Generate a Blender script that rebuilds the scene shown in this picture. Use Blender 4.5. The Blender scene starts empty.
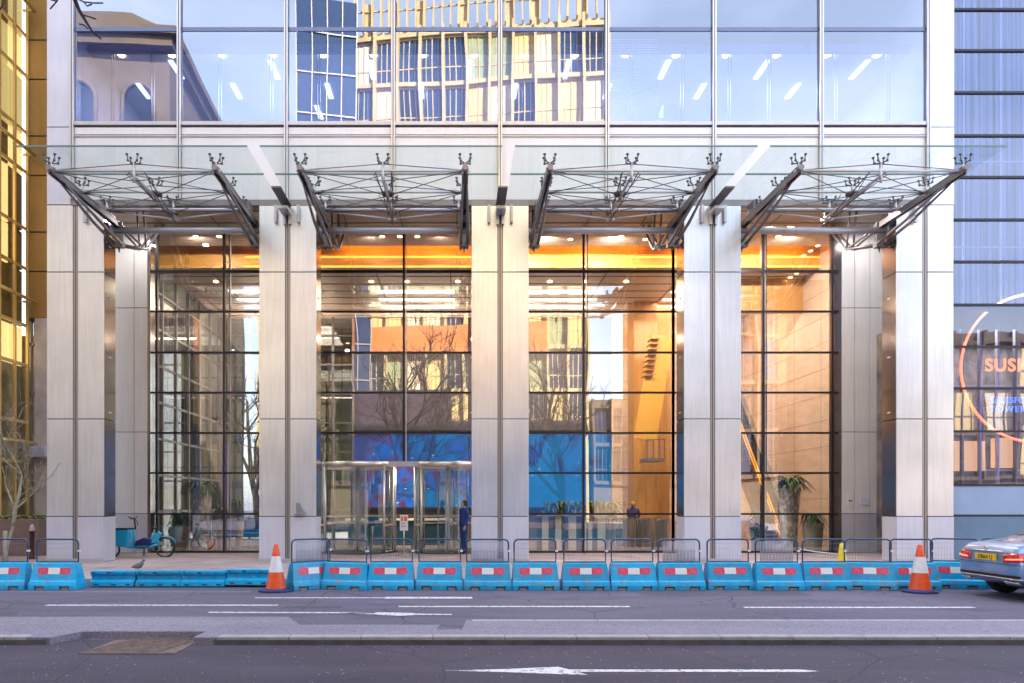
import bpy, bmesh, math, random
from mathutils import Vector, Matrix
R = math.radians
random.seed(7)
SC = bpy.context.scene
COL = SC.collection

# ------------------------------------------------------------------ camera
cam = bpy.data.objects.new('camera', bpy.data.cameras.new('camera'))
COL.objects.link(cam); SC.camera = cam
CZ = 1.8
cam.location = (0, 0, CZ); cam.rotation_euler = (R(90), 0, 0)
cam.data.sensor_width = 36; cam.data.lens = 24.01
cam.data.shift_x = (512-458)/1024; cam.data.shift_y = (503-341.5)/1024
cam.data.clip_start = 0.05; cam.data.clip_end = 3000
F = 683.0
def WX(px, Y): return (px-458)/F*Y           # measured photo column at distance Y -> metres
def WZ(py, Y): return CZ-(py-503)/F*Y

# ------------------------------------------------------------------ world, sun, exposure
SC.view_settings.view_transform = 'Standard'; SC.view_settings.look = 'None'
SC.view_settings.gamma = 1; SC.view_settings.exposure = 2.38
SC.view_settings.use_curve_mapping = False
w = bpy.data.worlds.new('World'); SC.world = w; w.use_nodes = True
nt = w.node_tree; nt.nodes.clear()
SUN_EL, SUN_AZ = 33, 32     # azimuth measured from +Y towards +X
out = nt.nodes.new('ShaderNodeOutputWorld'); bg = nt.nodes.new('ShaderNodeBackground')
sky = nt.nodes.new('ShaderNodeTexSky'); sky.sky_type = 'NISHITA'; sky.sun_disc = False
sky.sun_elevation = R(SUN_EL); sky.sun_rotation = R(SUN_AZ); sky.dust_density = 1.5; sky.ozone_density = 1.2
tc = nt.nodes.new('ShaderNodeTexCoord'); mp = nt.nodes.new('ShaderNodeMapping'); mp.inputs['Scale'].default_value = (2.0, 2.0, 5.0)
nz = nt.nodes.new('ShaderNodeTexNoise'); nz.inputs['Scale'].default_value = 1.3; nz.inputs['Detail'].default_value = 6
rp = nt.nodes.new('ShaderNodeValToRGB'); rp.color_ramp.elements[0].position = .38; rp.color_ramp.elements[1].position = .68
rp.color_ramp.elements[0].color = (.38, .38, .38, 1); rp.color_ramp.elements[1].color = (.85, .85, .85, 1)
mx = nt.nodes.new('ShaderNodeMixRGB'); mx.inputs['Color2'].default_value = (4.5, 4.95, 6.1, 1)
nt.links.new(tc.outputs['Generated'], mp.inputs['Vector']); nt.links.new(mp.outputs[0], nz.inputs['Vector'])
nt.links.new(nz.outputs['Fac'], rp.inputs['Fac']); nt.links.new(rp.outputs[0], mx.inputs['Fac'])
nt.links.new(sky.outputs[0], mx.inputs['Color1']); nt.links.new(mx.outputs[0], bg.inputs['Color'])
bg.inputs['Strength'].default_value = 0.125
nt.links.new(bg.outputs[0], out.inputs['Surface'])
sun = bpy.data.objects.new('sun', bpy.data.lights.new('sun', 'SUN')); COL.objects.link(sun)
sun.data.energy = 4.4; sun.data.angle = R(.5); sun.data.color = (1, .92, .80)
sd = Vector((math.sin(R(SUN_AZ))*math.cos(R(SUN_EL)), math.cos(R(SUN_AZ))*math.cos(R(SUN_EL)), math.sin(R(SUN_EL))))
sun.rotation_euler = sd.to_track_quat('Z', 'Y').to_euler()
SC.render.engine = 'CYCLES'
SC.cycles.max_bounces = 8; SC.cycles.transparent_max_bounces = 24; SC.cycles.glossy_bounces = 4
SC.cycles.diffuse_bounces = 3; SC.cycles.sample_clamp_indirect = 4
SC.cycles.use_denoising = True
SC.cycles.caustics_reflective = False; SC.cycles.caustics_refractive = False

# ------------------------------------------------------------------ materials
def newmat(name):
    m = bpy.data.materials.new(name); m.use_nodes = True
    return m, m.node_tree, m.node_tree.nodes['Principled BSDF']
def mat(name, col, rough=.5, metal=0, var=0., scale=3., bump=0., bscale=40., col2=None, coat=0., stretch=None, spec=None):
    m, t, b = newmat(name)
    b.inputs['Roughness'].default_value = rough; b.inputs['Metallic'].default_value = metal
    b.inputs['Base Color'].default_value = (*col, 1)
    if coat: b.inputs['Coat Weight'].default_value = coat; b.inputs['Coat Roughness'].default_value = .05
    if spec is not None: b.inputs['Specular IOR Level'].default_value = spec
    if var or col2 or bump:
        tc = t.nodes.new('ShaderNodeTexCoord'); vec = tc.outputs['Object']
        if stretch:
            mp = t.nodes.new('ShaderNodeMapping'); mp.inputs['Scale'].default_value = stretch
            t.links.new(vec, mp.inputs['Vector']); vec = mp.outputs[0]
    if var or col2:
        n = t.nodes.new('ShaderNodeTexNoise'); n.inputs['Scale'].default_value = scale; n.inputs['Detail'].default_value = 7
        n.inputs['Roughness'].default_value = .6
        t.links.new(vec, n.inputs['Vector'])
        r = t.nodes.new('ShaderNodeValToRGB'); r.color_ramp.elements[0].position = .33; r.color_ramp.elements[1].position = .67
        c2 = col2 or tuple(c*(1-var) for c in col)
        r.color_ramp.elements[0].color = (*c2, 1); r.color_ramp.elements[1].color = (*col, 1)
        t.links.new(n.outputs['Fac'], r.inputs['Fac']); t.links.new(r.outputs[0], b.inputs['Base Color'])
    if bump:
        n2 = t.nodes.new('ShaderNodeTexNoise'); n2.inputs['Scale'].default_value = bscale; n2.inputs['Detail'].default_value = 4
        bp = t.nodes.new('ShaderNodeBump'); bp.inputs['Strength'].default_value = bump; bp.inputs['Distance'].default_value = .02
        t.links.new(vec, n2.inputs['Vector']); t.links.new(n2.outputs['Fac'], bp.inputs['Height']); t.links.new(bp.outputs[0], b.inputs['Normal'])
    return m
def emis(name, col, strength):
    m, t, b = newmat(name)
    b.inputs['Base Color'].default_value = (*col, 1)
    b.inputs['Emission Color'].default_value = (*col, 1); b.inputs['Emission Strength'].default_value = strength
    return m
def glassmat(name, tint, refl, rcol=(1, 1, 1), rough=0.0, wob=0., wscale=.35):
    m = bpy.data.materials.new(name); m.use_nodes = True; t = m.node_tree; t.nodes.clear()
    o = t.nodes.new('ShaderNodeOutputMaterial'); mix = t.nodes.new('ShaderNodeMixShader')
    tr = t.nodes.new('ShaderNodeBsdfTransparent'); tr.inputs['Color'].default_value = (*tint, 1)
    gl = t.nodes.new('ShaderNodeBsdfGlossy'); gl.inputs['Roughness'].default_value = rough; gl.inputs['Color'].default_value = (*rcol, 1)
    lw = t.nodes.new('ShaderNodeLayerWeight'); lw.inputs['Blend'].default_value = .25
    ma = t.nodes.new('ShaderNodeMath'); ma.operation = 'MULTIPLY_ADD'; ma.inputs[1].default_value = .45; ma.inputs[2].default_value = refl; ma.use_clamp = True
    ge = t.nodes.new('ShaderNodeNewGeometry')
    inv = t.nodes.new('ShaderNodeMath'); inv.operation = 'SUBTRACT'; inv.inputs[0].default_value = 1
    mu = t.nodes.new('ShaderNodeMath'); mu.operation = 'MULTIPLY'
    t.links.new(lw.outputs['Fresnel'], ma.inputs[0]); t.links.new(ge.outputs['Backfacing'], inv.inputs[1])
    t.links.new(ma.outputs[0], mu.inputs[0]); t.links.new(inv.outputs[0], mu.inputs[1])
    t.links.new(mu.outputs[0], mix.inputs[0]); t.links.new(tr.outputs[0], mix.inputs[1]); t.links.new(gl.outputs[0], mix.inputs[2])
    t.links.new(mix.outputs[0], o.inputs['Surface'])
    if wob:
        tc = t.nodes.new('ShaderNodeTexCoord'); n = t.nodes.new('ShaderNodeTexNoise'); n.inputs['Scale'].default_value = wscale; n.inputs['Detail'].default_value = 1
        bp = t.nodes.new('ShaderNodeBump'); bp.inputs['Strength'].default_value = wob; bp.inputs['Distance'].default_value = .05
        t.links.new(tc.outputs['Object'], n.inputs['Vector']); t.links.new(n.outputs['Fac'], bp.inputs['Height']); t.links.new(bp.outputs[0], gl.inputs['Normal'])
    return m

M = {}
def panel_stone(name, c1, c2, rough, seed, metal=.15):
    # satin cladding: broad cloudy mottling plus fine streaks down the panel
    m, t, b = newmat(name)
    tc = t.nodes.new('ShaderNodeTexCoord')
    n = t.nodes.new('ShaderNodeTexNoise'); n.inputs['Scale'].default_value = .55; n.inputs['Detail'].default_value = 5
    mp = t.nodes.new('ShaderNodeMapping'); mp.inputs['Scale'].default_value = (9, 9, .5); mp.inputs['Location'].default_value = (seed, 0, 0)
    n2 = t.nodes.new('ShaderNodeTexNoise'); n2.inputs['Scale'].default_value = 1.5; n2.inputs['Detail'].default_value = 6
    t.links.new(tc.outputs['Object'], n.inputs['Vector']); t.links.new(tc.outputs['Object'], mp.inputs['Vector']); t.links.new(mp.outputs[0], n2.inputs['Vector'])
    ad = t.nodes.new('ShaderNodeMath'); ad.operation = 'MULTIPLY_ADD'; ad.inputs[1].default_value = .35
    t.links.new(n2.outputs['Fac'], ad.inputs[0]); 
    m2 = t.nodes.new('ShaderNodeMath'); m2.operation = 'MULTIPLY'; m2.inputs[1].default_value = .65
    t.links.new(n.outputs['Fac'], m2.inputs[0]); t.links.new(m2.outputs[0], ad.inputs[2])
    r = t.nodes.new('ShaderNodeValToRGB'); r.color_ramp.elements[0].position = .38; r.color_ramp.elements[1].position = .6
    r.color_ramp.elements[0].color = (*c2, 1); r.color_ramp.elements[1].color = (*c1, 1)
    t.links.new(ad.outputs[0], r.inputs['Fac']); t.links.new(r.outputs[0], b.inputs['Base Color'])
    b.inputs['Roughness'].default_value = rough; b.inputs['Metallic'].default_value = metal
    return m
M['clad'] = panel_stone('satin_cladding', (.85, .86, .875), (.70, .71, .725), .32, 0, .74)
M['clad_matt'] = panel_stone('matt_cladding', (.86, .85, .85), (.76, .745, .74), .4, 3, .1)
M['plinth'] = panel_stone('plinth_stone', (.70, .71, .80), (.60, .61, .70), .4, 5, .35)
M['spandrel'] = panel_stone('spandrel_panel', (.82, .82, .83), (.76, .76, .78), .4, 9)
M['joint'] = mat('dark_joint', (.05, .045, .045), .6)  # near-black colour of the joints and their backing
M['bronze'] = mat('bronze_strip', (.42, .38, .35), .35, .6)
M['steel_side'] = mat('polished_steel_side', (.34, .31, .31), .16, .9, var=.15, scale=1.2, stretch=(1, 1, .3))
M['mull'] = mat('mullion_metal', (.62, .60, .60), .35, .7)
M['mull_dark'] = mat('mullion_dark', (.022, .022, .03), .35, .2)
M['steel'] = mat('canopy_steel', (.60, .58, .61), .35, .45, var=.12, scale=3)
M['steel_d'] = mat('canopy_steel_dark', (.27, .245, .25), .4, .5, var=.2, scale=2)
M['rod'] = mat('tension_rod', (.17, .16, .17), .4, .7)
M['chrome'] = mat('brushed_chrome', (.82, .78, .72), .3, .85)
M['wood_soffit'] = mat('timber_soffit', (.52, .36, .25), .35, 0, var=.35, scale=1.2, stretch=(.4, 6, 1))
M['ceil'] = mat('lobby_ceiling', (.74, .58, .47), .45, 0, var=.12, scale=2, stretch=(.5, 5, 1))
M['stonewarm'] = mat('warm_stone_wall', (.74, .56, .42), .4, 0, var=.2, scale=1.5, stretch=(1, 1, 2.5))
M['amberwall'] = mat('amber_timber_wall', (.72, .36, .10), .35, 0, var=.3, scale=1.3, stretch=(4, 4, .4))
M['floor'] = mat('lobby_floor', (.33, .28, .25), .15, 0, var=.2, scale=1)
M['darkwall'] = mat('dark_back_wall', (.10, .085, .09), .5, 0, var=.3, scale=2)
M['office'] = mat('office_wall', (.55, .58, .74), .7, 0, var=.12, scale=.7)
M['office_ceil'] = mat('office_ceiling', (.52, .56, .72), .8)
M['greyconc'] = mat('grey_concrete', (.28, .28, .30), .7, 0, var=.15, scale=1)
M['glass_up'] = glassmat('upper_glass', (.66, .72, .88), .30, (.93, .96, 1), wob=.14, wscale=.3)
M['glass_lobby'] = glassmat('lobby_glass', (.82, .82, .83), .31, (.95, .97, 1), wob=.22, wscale=.3)
M['glass_side'] = glassmat('side_glass', (.85, .9, .88), .2)
M['glass_canopy'] = glassmat('canopy_glass', (.91, .955, .95), .05, (.85, .97, .95))
M['glass_door'] = glassmat('door_glass', (.84, .87, .86), .16)
M['glass_right'] = glassmat('neighbour_glass', (.68, .76, .95), .13, (.9, .94, 1), wob=.15, wscale=.5)
M['glass_gold'] = glassmat('gold_glass', (.98, .95, .85), .12, (1, .88, .6), wob=.3, wscale=.5)
M['gold'] = mat('gold_frame', (.80, .60, .28), .35, .6)
M['goldpanel'] = mat('gold_brown_panel', (.46, .28, .09), .45, .3, var=.3, scale=1, stretch=(1, 1, .4))
M['black'] = mat('black_trim', (.015, .015, .018), .45)
M['white'] = mat('white_paint', (.8, .8, .8), .4)
M['warmlight'] = emis('amber_cove_light', (1, .45, .07), .55)
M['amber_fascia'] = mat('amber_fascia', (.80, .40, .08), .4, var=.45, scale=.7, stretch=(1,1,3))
M['spot'] = emis('warm_spot', (1, .75, .35), 4)
M['striplight'] = emis('white_strip_light', (1, .97, .9), .9)
M['skin'] = mat('skin', (.55, .33, .24), .5)

# ------------------------------------------------------------------ mesh builder
class MB:
    def __init__(s): s.v = []; s.f = []; s.m = []; s.sm = []
    def add(s, vs, fs, m=0, smooth=False):
        o = len(s.v); s.v += [tuple(v) for v in vs]
        for f in fs: s.f.append([o+i for i in f]); s.m.append(m); s.sm.append(smooth)
        return s
    def box(s, x0, x1, y0, y1, z0, z1, m=0):
        if x0 > x1: x0, x1 = x1, x0
        if y0 > y1: y0, y1 = y1, y0
        if z0 > z1: z0, z1 = z1, z0
        return s.add([(x0,y0,z0),(x1,y0,z0),(x1,y1,z0),(x0,y1,z0),(x0,y0,z1),(x1,y0,z1),(x1,y1,z1),(x0,y1,z1)],
            [(0,3,2,1),(4,5,6,7),(0,1,5,4),(1,2,6,5),(2,3,7,6),(3,0,4,7)], m)
    def beam(s, a, b, wd, h, m=0, up=(0,0,1)):
        a = Vector(a); b = Vector(b); d = (b-a).normalized(); u = Vector(up)
        if abs(d.dot(u)) > .98: u = Vector((0,1,0))
        x = d.cross(u).normalized()*wd/2; z = x.cross(d).normalized()*h/2
        return s.add([a-x-z,a+x-z,a+x+z,a-x+z,b-x-z,b+x-z,b+x+z,b-x+z],
            [(0,1,2,3),(7,6,5,4),(0,4,5,1),(1,5,6,2),(2,6,7,3),(3,7,4,0)], m)
    def tube(s, pts, r, n=8, m=0, closed=False):
        pts = [Vector(p) for p in pts]; rs = r if isinstance(r, (list, tuple)) else [r]*len(pts)
        N = len(pts); vs = []; prev = None
        for i, p in enumerate(pts):
            if closed: d = (pts[(i+1)%N]-pts[i-1])
            else: d = pts[min(i+1, N-1)]-pts[max(i-1, 0)]
            d = d.normalized() if d.length > 1e-9 else Vector((0,0,1))
            if prev is None:
                u = Vector((0,0,1)) if abs(d.z) < .9 else Vector((1,0,0))
                x = d.cross(u).normalized()
            else:
                x = (prev-d*prev.dot(d))
                x = x.normalized() if x.length > 1e-6 else d.orthogonal().normalized()
            prev = x; y = d.cross(x)
            for k in range(n):
                a = 2*math.pi*k/n; vs.append(p+(x*math.cos(a)+y*math.sin(a))*rs[i])
        fs = []
        for i in range(N if closed else N-1):
            j = (i+1) % N
            for k in range(n):
                l = (k+1) % n; fs.append((i*n+k, i*n+l, j*n+l, j*n+k))
        s.add(vs, fs, m, True)
        if not closed:
            o = len(s.v)-N*n
            s.f.append([o+k for k in range(n)][::-1]); s.m.append(m); s.sm.append(False)
            s.f.append([o+(N-1)*n+k for k in range(n)]); s.m.append(m); s.sm.append(False)
        return s
    def lathe(s, prof, c=(0,0,0), n=24, m=0, smooth=True, a0=0, a1=2*math.pi):
        full = abs(a1-a0-2*math.pi) < 1e-6; cnt = n if full else n+1; vs = []
        for r, z in prof:
            for k in range(cnt):
                a = a0+(a1-a0)*k/n; vs.append((c[0]+r*math.cos(a), c[1]+r*math.sin(a), c[2]+z))
        fs = []
        for i in range(len(prof)-1):
            for k in range(n):
                l = (k+1) % cnt if full else k+1
                fs.append((i*cnt+k, i*cnt+l, (i+1)*cnt+l, (i+1)*cnt+k))
        return s.add(vs, fs, m, smooth)
    def prism(s, poly, a, b, axis='z', m=0):
        n = len(poly)
        def P(p, t):
            return {'z': (p[0], p[1], t), 'x': (t, p[0], p[1]), 'y': (p[0], t, p[1])}[axis]
        vs = [P(p, a) for p in poly]+[P(p, b) for p in poly]
        fs = [tuple(range(n))[::-1], tuple(range(n, 2*n))]+[(i, (i+1)%n, n+(i+1)%n, n+i) for i in range(n)]
        return s.add(vs, fs, m)
    def build(s, name, mats, parent=None, world=False, bevel=0, recalc=True, subsurf=0):
        me = bpy.data.meshes.new(name)
        off = Vector((0,0,0))
        if parent is not None and world:
            p = parent
            while p is not None: off += p.location; p = p.parent
        me.from_pydata([tuple(Vector(v)-off) for v in s.v], [], s.f)
        for mm in (mats if isinstance(mats, (list, tuple)) else [mats]): me.materials.append(M[mm] if isinstance(mm, str) else mm)
        for p, mi, sm in zip(me.polygons, s.m, s.sm): p.material_index = mi; p.use_smooth = sm
        if recalc:
            bm = bmesh.new(); bm.from_mesh(me); bmesh.ops.recalc_face_normals(bm, faces=bm.faces); bm.to_mesh(me); bm.free()
        o = bpy.data.objects.new(name, me); COL.objects.link(o)
        if parent is not None: o.parent = parent
        if bevel:
            b = o.modifiers.new('bevel', 'BEVEL'); b.width = bevel; b.segments = 2; b.limit_method = 'ANGLE'; b.angle_limit = R(40)
        if subsurf:
            b = o.modifiers.new('subsurf', 'SUBSURF'); b.levels = subsurf; b.render_levels = subsurf
        return o
def tag(o, label=None, cat=None, group=None, kind=None):
    if label: o['label'] = label
    if cat: o['category'] = cat
    if group: o['group'] = group
    if kind: o['kind'] = kind
    return o
def thing(name, label, cat, loc=(0,0,0), rz=0, group=None):
    o = bpy.data.objects.new(name, None); COL.objects.link(o); o.location = loc; o.rotation_euler = (0,0,rz); o.empty_display_size = .2
    return tag(o, label, cat, group)
def copy_tree(o, parent=None, loc=None, rz=None, label=None):
    c = o.copy(); COL.objects.link(c); c.parent = parent
    if loc is not None: c.location = loc
    if rz is not None: c.rotation_euler = (0,0,rz)
    if label: c['label'] = label
    for ch in list(o.children): copy_tree(ch, c)
    return c

# ================================================================== ground
GP = .12   # pavement height
def ground_mat(name, c1, c2, sp, spc, rough=.85, cracks=True):
    m, t, b = newmat(name); b.inputs['Roughness'].default_value = rough
    tc = t.nodes.new('ShaderNodeTexCoord')
    mp = t.nodes.new('ShaderNodeMapping'); mp.inputs['Scale'].default_value = (.35, 1.4, 1)
    n = t.nodes.new('ShaderNodeTexNoise'); n.inputs['Scale'].default_value = .9; n.inputs['Detail'].default_value = 8; n.inputs['Roughness'].default_value = .65
    t.links.new(tc.outputs['Object'], mp.inputs['Vector']); t.links.new(mp.outputs[0], n.inputs['Vector'])
    r = t.nodes.new('ShaderNodeValToRGB'); r.color_ramp.elements[0].position = .3; r.color_ramp.elements[1].position = .7
    r.color_ramp.elements[0].color = (*c2, 1); r.color_ramp.elements[1].color = (*c1, 1)
    t.links.new(n.outputs['Fac'], r.inputs['Fac'])
    g = t.nodes.new('ShaderNodeTexNoise'); g.inputs['Scale'].default_value = 45; g.inputs['Detail'].default_value = 3
    t.links.new(tc.outputs['Object'], g.inputs['Vector'])
    gr = t.nodes.new('ShaderNodeValToRGB'); gr.color_ramp.elements[0].position = .35; gr.color_ramp.elements[1].position = .65
    gr.color_ramp.elements[0].color = (.72, .68, .72, 1); gr.color_ramp.elements[1].color = (1.25, 1.25, 1.25, 1)
    t.links.new(g.outputs['Fac'], gr.inputs['Fac'])
    mul = t.nodes.new('ShaderNodeMixRGB'); mul.blend_type = 'MULTIPLY'; mul.inputs['Fac'].default_value = 1
    t.links.new(r.outputs[0], mul.inputs['Color1']); t.links.new(gr.outputs[0], mul.inputs['Color2'])
    v = t.nodes.new('ShaderNodeTexVoronoi'); v.inputs['Scale'].default_value = sp; v.inputs['Randomness'].default_value = 1
    nn = t.nodes.new('ShaderNodeTexNoise'); nn.inputs['Scale'].default_value = 1.1
    t.links.new(tc.outputs['Object'], v.inputs['Vector']); t.links.new(tc.outputs['Object'], nn.inputs['Vector'])
    th = t.nodes.new('ShaderNodeMath'); th.operation = 'MULTIPLY'; th.inputs[1].default_value = .17
    t.links.new(nn.outputs['Fac'], th.inputs[0])
    lt = t.nodes.new('ShaderNodeMath'); lt.operation = 'LESS_THAN'; t.links.new(v.outputs['Distance'], lt.inputs[0]); t.links.new(th.outputs[0], lt.inputs[1])
    m3 = t.nodes.new('ShaderNodeMixRGB'); m3.inputs['Color2'].default_value = (*spc, 1)
    t.links.new(lt.outputs[0], m3.inputs['Fac']); t.links.new(mul.outputs[0], m3.inputs['Color1'])
    last = m3.outputs[0]
    if cracks:
        n5 = t.nodes.new('ShaderNodeTexNoise'); n5.inputs['Scale'].default_value = .9; n5.inputs['Detail'].default_value = 9; n5.inputs['Roughness'].default_value = .7
        m5 = t.nodes.new('ShaderNodeMapping'); m5.inputs['Scale'].default_value = (.5, 1.6, 1); m5.inputs['Location'].default_value = (7, 3, 0)
        t.links.new(tc.outputs['Object'], m5.inputs[0]); t.links.new(m5.outputs[0], n5.inputs['Vector'])
        r5 = t.nodes.new('ShaderNodeMapRange'); r5.inputs['From Min'].default_value = .52; r5.inputs['From Max'].default_value = .68; r5.inputs['To Max'].default_value = .55; t.links.new(n5.outputs['Fac'], r5.inputs[0])
        x5 = t.nodes.new('ShaderNodeMixRGB'); x5.inputs[2].default_value = (.045,.04,.05,1); t.links.new(r5.outputs[0], x5.inputs[0]); t.links.new(last, x5.inputs[1]); last = x5.outputs[0]
        v6 = t.nodes.new('ShaderNodeTexVoronoi'); v6.feature = 'DISTANCE_TO_EDGE'; v6.inputs['Scale'].default_value = .45
        w6 = t.nodes.new('ShaderNodeMixRGB'); w6.inputs[0].default_value = .12; n6 = t.nodes.new('ShaderNodeTexNoise'); n6.inputs['Scale'].default_value = 2.5; n6.inputs['Detail'].default_value = 6
        t.links.new(tc.outputs['Object'], n6.inputs['Vector']); t.links.new(tc.outputs['Object'], w6.inputs[1]); t.links.new(n6.outputs['Color'], w6.inputs[2]); t.links.new(w6.outputs[0], v6.inputs['Vector'])
        l6 = t.nodes.new('ShaderNodeMath'); l6.operation = 'LESS_THAN'; l6.inputs[1].default_value = .0045; t.links.new(v6.outputs['Distance'], l6.inputs[0])
        k6 = t.nodes.new('ShaderNodeMath'); k6.operation = 'MULTIPLY'; k6.inputs[1].default_value = .6; t.links.new(l6.outputs[0], k6.inputs[0])
        x6 = t.nodes.new('ShaderNodeMixRGB'); x6.inputs[2].default_value = (.03,.027,.035,1); t.links.new(k6.outputs[0], x6.inputs[0]); t.links.new(last, x6.inputs[1]); last = x6.outputs[0]
    t.links.new(last, b.inputs['Base Color'])
    bp = t.nodes.new('ShaderNodeBump'); bp.inputs['Strength'].default_value = .35; bp.inputs['Distance'].default_value = .01
    t.links.new(g.outputs['Fac'], bp.inputs['Height']); t.links.new(bp.outputs[0], b.inputs['Normal'])
    return m
M['asph_far'] = ground_mat('asphalt_far_lane', (.14, .136, .19), (.105, .10, .145), 6, (.3, .28, .32))
M['asph_near'] = ground_mat('asphalt_near_lane', (.082, .072, .10), (.05, .043, .064), 9, (.34, .31, .36))
M['slab'] = ground_mat('median_slab', (.27, .26, .315), (.205, .195, .24), 3, (.16, .15, .17), cracks=False)
M['kerb'] = mat('granite_kerb', (.42, .41, .43), .8, var=.25, scale=6, bump=.4)
M['kerb_dark'] = mat('dark_kerb_face', (.13, .12, .125), .85, var=.4, scale=5, bump=.4)  # darker tone for the kerb's vertical face
def slabs(name, c1, c2, mortar, sx, sy):
    m, t, b = newmat(name); b.inputs['Roughness'].default_value = .7
    tc = t.nodes.new('ShaderNodeTexCoord'); br = t.nodes.new('ShaderNodeTexBrick')
    br.inputs['Scale'].default_value = 1; br.inputs['Brick Width'].default_value = sx; br.inputs['Row Height'].default_value = sy
    br.inputs['Mortar Size'].default_value = .006; br.inputs['Color1'].default_value = (*c1, 1); br.inputs['Color2'].default_value = (*c2, 1); br.inputs['Mortar'].default_value = (*mortar, 1)
    t.links.new(tc.outputs['Object'], br.inputs['Vector'])
    n = t.nodes.new('ShaderNodeTexNoise'); n.inputs['Scale'].default_value = 1.5; n.inputs['Detail'].default_value = 8
    t.links.new(tc.outputs['Object'], n.inputs['Vector'])
    r = t.nodes.new('ShaderNodeValToRGB'); r.color_ramp.elements[0].color = (.75, .72, .75, 1); r.color_ramp.elements[1].color = (1.1, 1.1, 1.1, 1)
    r.color_ramp.elements[0].position = .3; r.color_ramp.elements[1].position = .7
    t.links.new(n.outputs['Fac'], r.inputs['Fac'])
    mu = t.nodes.new('ShaderNodeMixRGB'); mu.blend_type = 'MULTIPLY'; mu.inputs['Fac'].default_value = 1
    t.links.new(br.outputs['Color'], mu.inputs['Color1']); t.links.new(r.outputs[0], mu.inputs['Color2']); t.links.new(mu.outputs[0], b.inputs['Base Color'])
    return m
M['pave'] = slabs('paving_slabs', (.44, .37, .37), (.38, .32, .33), (.22, .19, .2), .9, .6)
M['paint'] = mat('road_paint', (.72, .71, .74), .7, var=.5, scale=14, col2=(.45, .43, .48))
pr_ = [n for n in M['paint'].node_tree.nodes if n.type == 'VALTORGB'][0]; pr_.color_ramp.elements[0].position = .40; pr_.color_ramp.elements[1].position = .47; pr_.color_ramp.elements[0].color = (.24,.235,.29,1)
M['rust'] = mat('rusty_ribbed_iron', (.24, .17, .15), .8, .1, var=.45, scale=8)

def struct(name, mb, mats, **k):
    return tag(mb.build(name, mats, **k), kind='structure')
struct('ground', MB().box(-900, 900, -900, 900, -.30, -.02), 'greyconc')
struct('road', MB().box(-200, 200, 9.0, 15.12, -.2, 0, 0), ['asph_far'])
struct('road', MB().box(-200, 200, 3.9, 9.0, -.2, 0, 0), ['asph_near'])
KY = 15.1
struct('kerb', MB().box(-200, 200, KY, KY+.16, -.1, GP+.004), 'kerb')
struct('pavement', MB().box(-200, 200, KY+.16, 60, -.1, GP), 'pave')
struct('kerb', MB().box(-200, 200, 3.74, 3.9, -.1, GP+.004), 'kerb')
struct('pavement', MB().box(-200, 200, -40, 3.74, -.1, GP), 'pave')
# central reservation with its notches
z0 = .10
def m_(px, py, z=z0):
    Y = F*(CZ-z)/(py-503); return (WX(px, Y), Y)
med = [(-60, 8.68), m_(50, 637), m_(82, 631), m_(206, 631), m_(193, 637), (60, 8.68),
       (60, 9.95), m_(466, 619.5), m_(462, 629), m_(436, 629), m_(440, 624.5), m_(300, 624.5), m_(289, 616.5), (-60, 10.22)]
struct('central_reservation', MB().prism(med, -.05, z0), 'slab', bevel=.012)
# kerb stones along the near edge, each a little proud, with open joints
kb = MB(); kx = -14.
KN = [m_(50, 637)[0], m_(206, 637)[0]]
while kx < 18:
    L = .915 if not (KN[0]-.95 < kx < KN[1]) else .3
    if kx+L < KN[0] or kx > KN[1]+.02:
        kb.box(kx+.006, kx+L-.006, 8.66, 8.81, -.02, z0+.006+random.uniform(0, .004))
    kx += L
struct('kerb', kb, 'kerb', bevel=.015)
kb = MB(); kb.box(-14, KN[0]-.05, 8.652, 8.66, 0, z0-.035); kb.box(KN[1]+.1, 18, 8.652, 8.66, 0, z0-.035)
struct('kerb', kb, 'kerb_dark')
kb = MB(); kx = 0.2
while kx < 18:
    kb.box(kx+.006, kx+.909, 9.83, 9.955, .0, z0+.005); kx += .915
struct('kerb', kb, 'kerb', bevel=.01)
# ribbed iron cover in the notch
rb = MB(); a = m_(70, 655, 0); b_ = m_(205, 642, 0)
x0, x1, y0, y1 = a[0]+.1, b_[0]-.1, a[1]+.05, 9.0
rb.box(x0, x1, y0, y1, -.02, .006)
k = x0
while k < x1-.25:
    rb.beam((k, y0+.03, .010), (k+.22, y1-.03, .010), .03, .012); k += .085
rb.box(x0-.02, x1+.02, y1-.02, y1+.02, 0, .02); rb.box(x0-.02, x1+.02, y0-.02, y0+.02, 0, .014)
tag(rb.build('drain_cover', 'rust'), 'rusty brown ribbed iron drain cover let into the notch of the kerb', 'drain cover')
# painted markings (sheets 4 mm up)
def sheet(polys, z=.004):
    b = MB()
    for p in polys: b.add([(x, y, z) for x, y in p], [tuple(range(len(p)))])
    return b
def rect(x0, x1, y0, y1): return [(x0, y0), (x1, y0), (x1, y1), (x0, y1)]
dash = [rect(-7.25, -3.17, 11.95, 12.07), rect(-1.03, 2.98, 11.80, 11.92), rect(4.93, 8.89, 11.70, 11.82), rect(10.9, 14.9, 11.62, 11.74), rect(-13.5, -9.3, 12.0, 12.12)]
struct('lane_marking', sheet(dash), 'paint')
struct('lane_marking', sheet([rect(-3.85, -1.4, 12.9, 13.0), rect(-1.4, .27, 12.84, 13.07)]), 'paint')
ya = 11.15
struct('lane_marking', sheet([[(-4.1, ya+.02), (-1.35, ya-.04), (-1.35, ya+.06), (-4.1, ya+.12)],
      [(-1.9, ya+.02), (-.95, ya-.28), (-.55, ya-.19), (-.1, ya-.2), (-.1, ya-.1), (-.6, ya-.08), (-.85, ya+.02), (-1.3, ya+.06)]], .006), 'paint')
yb = 7.32
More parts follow.
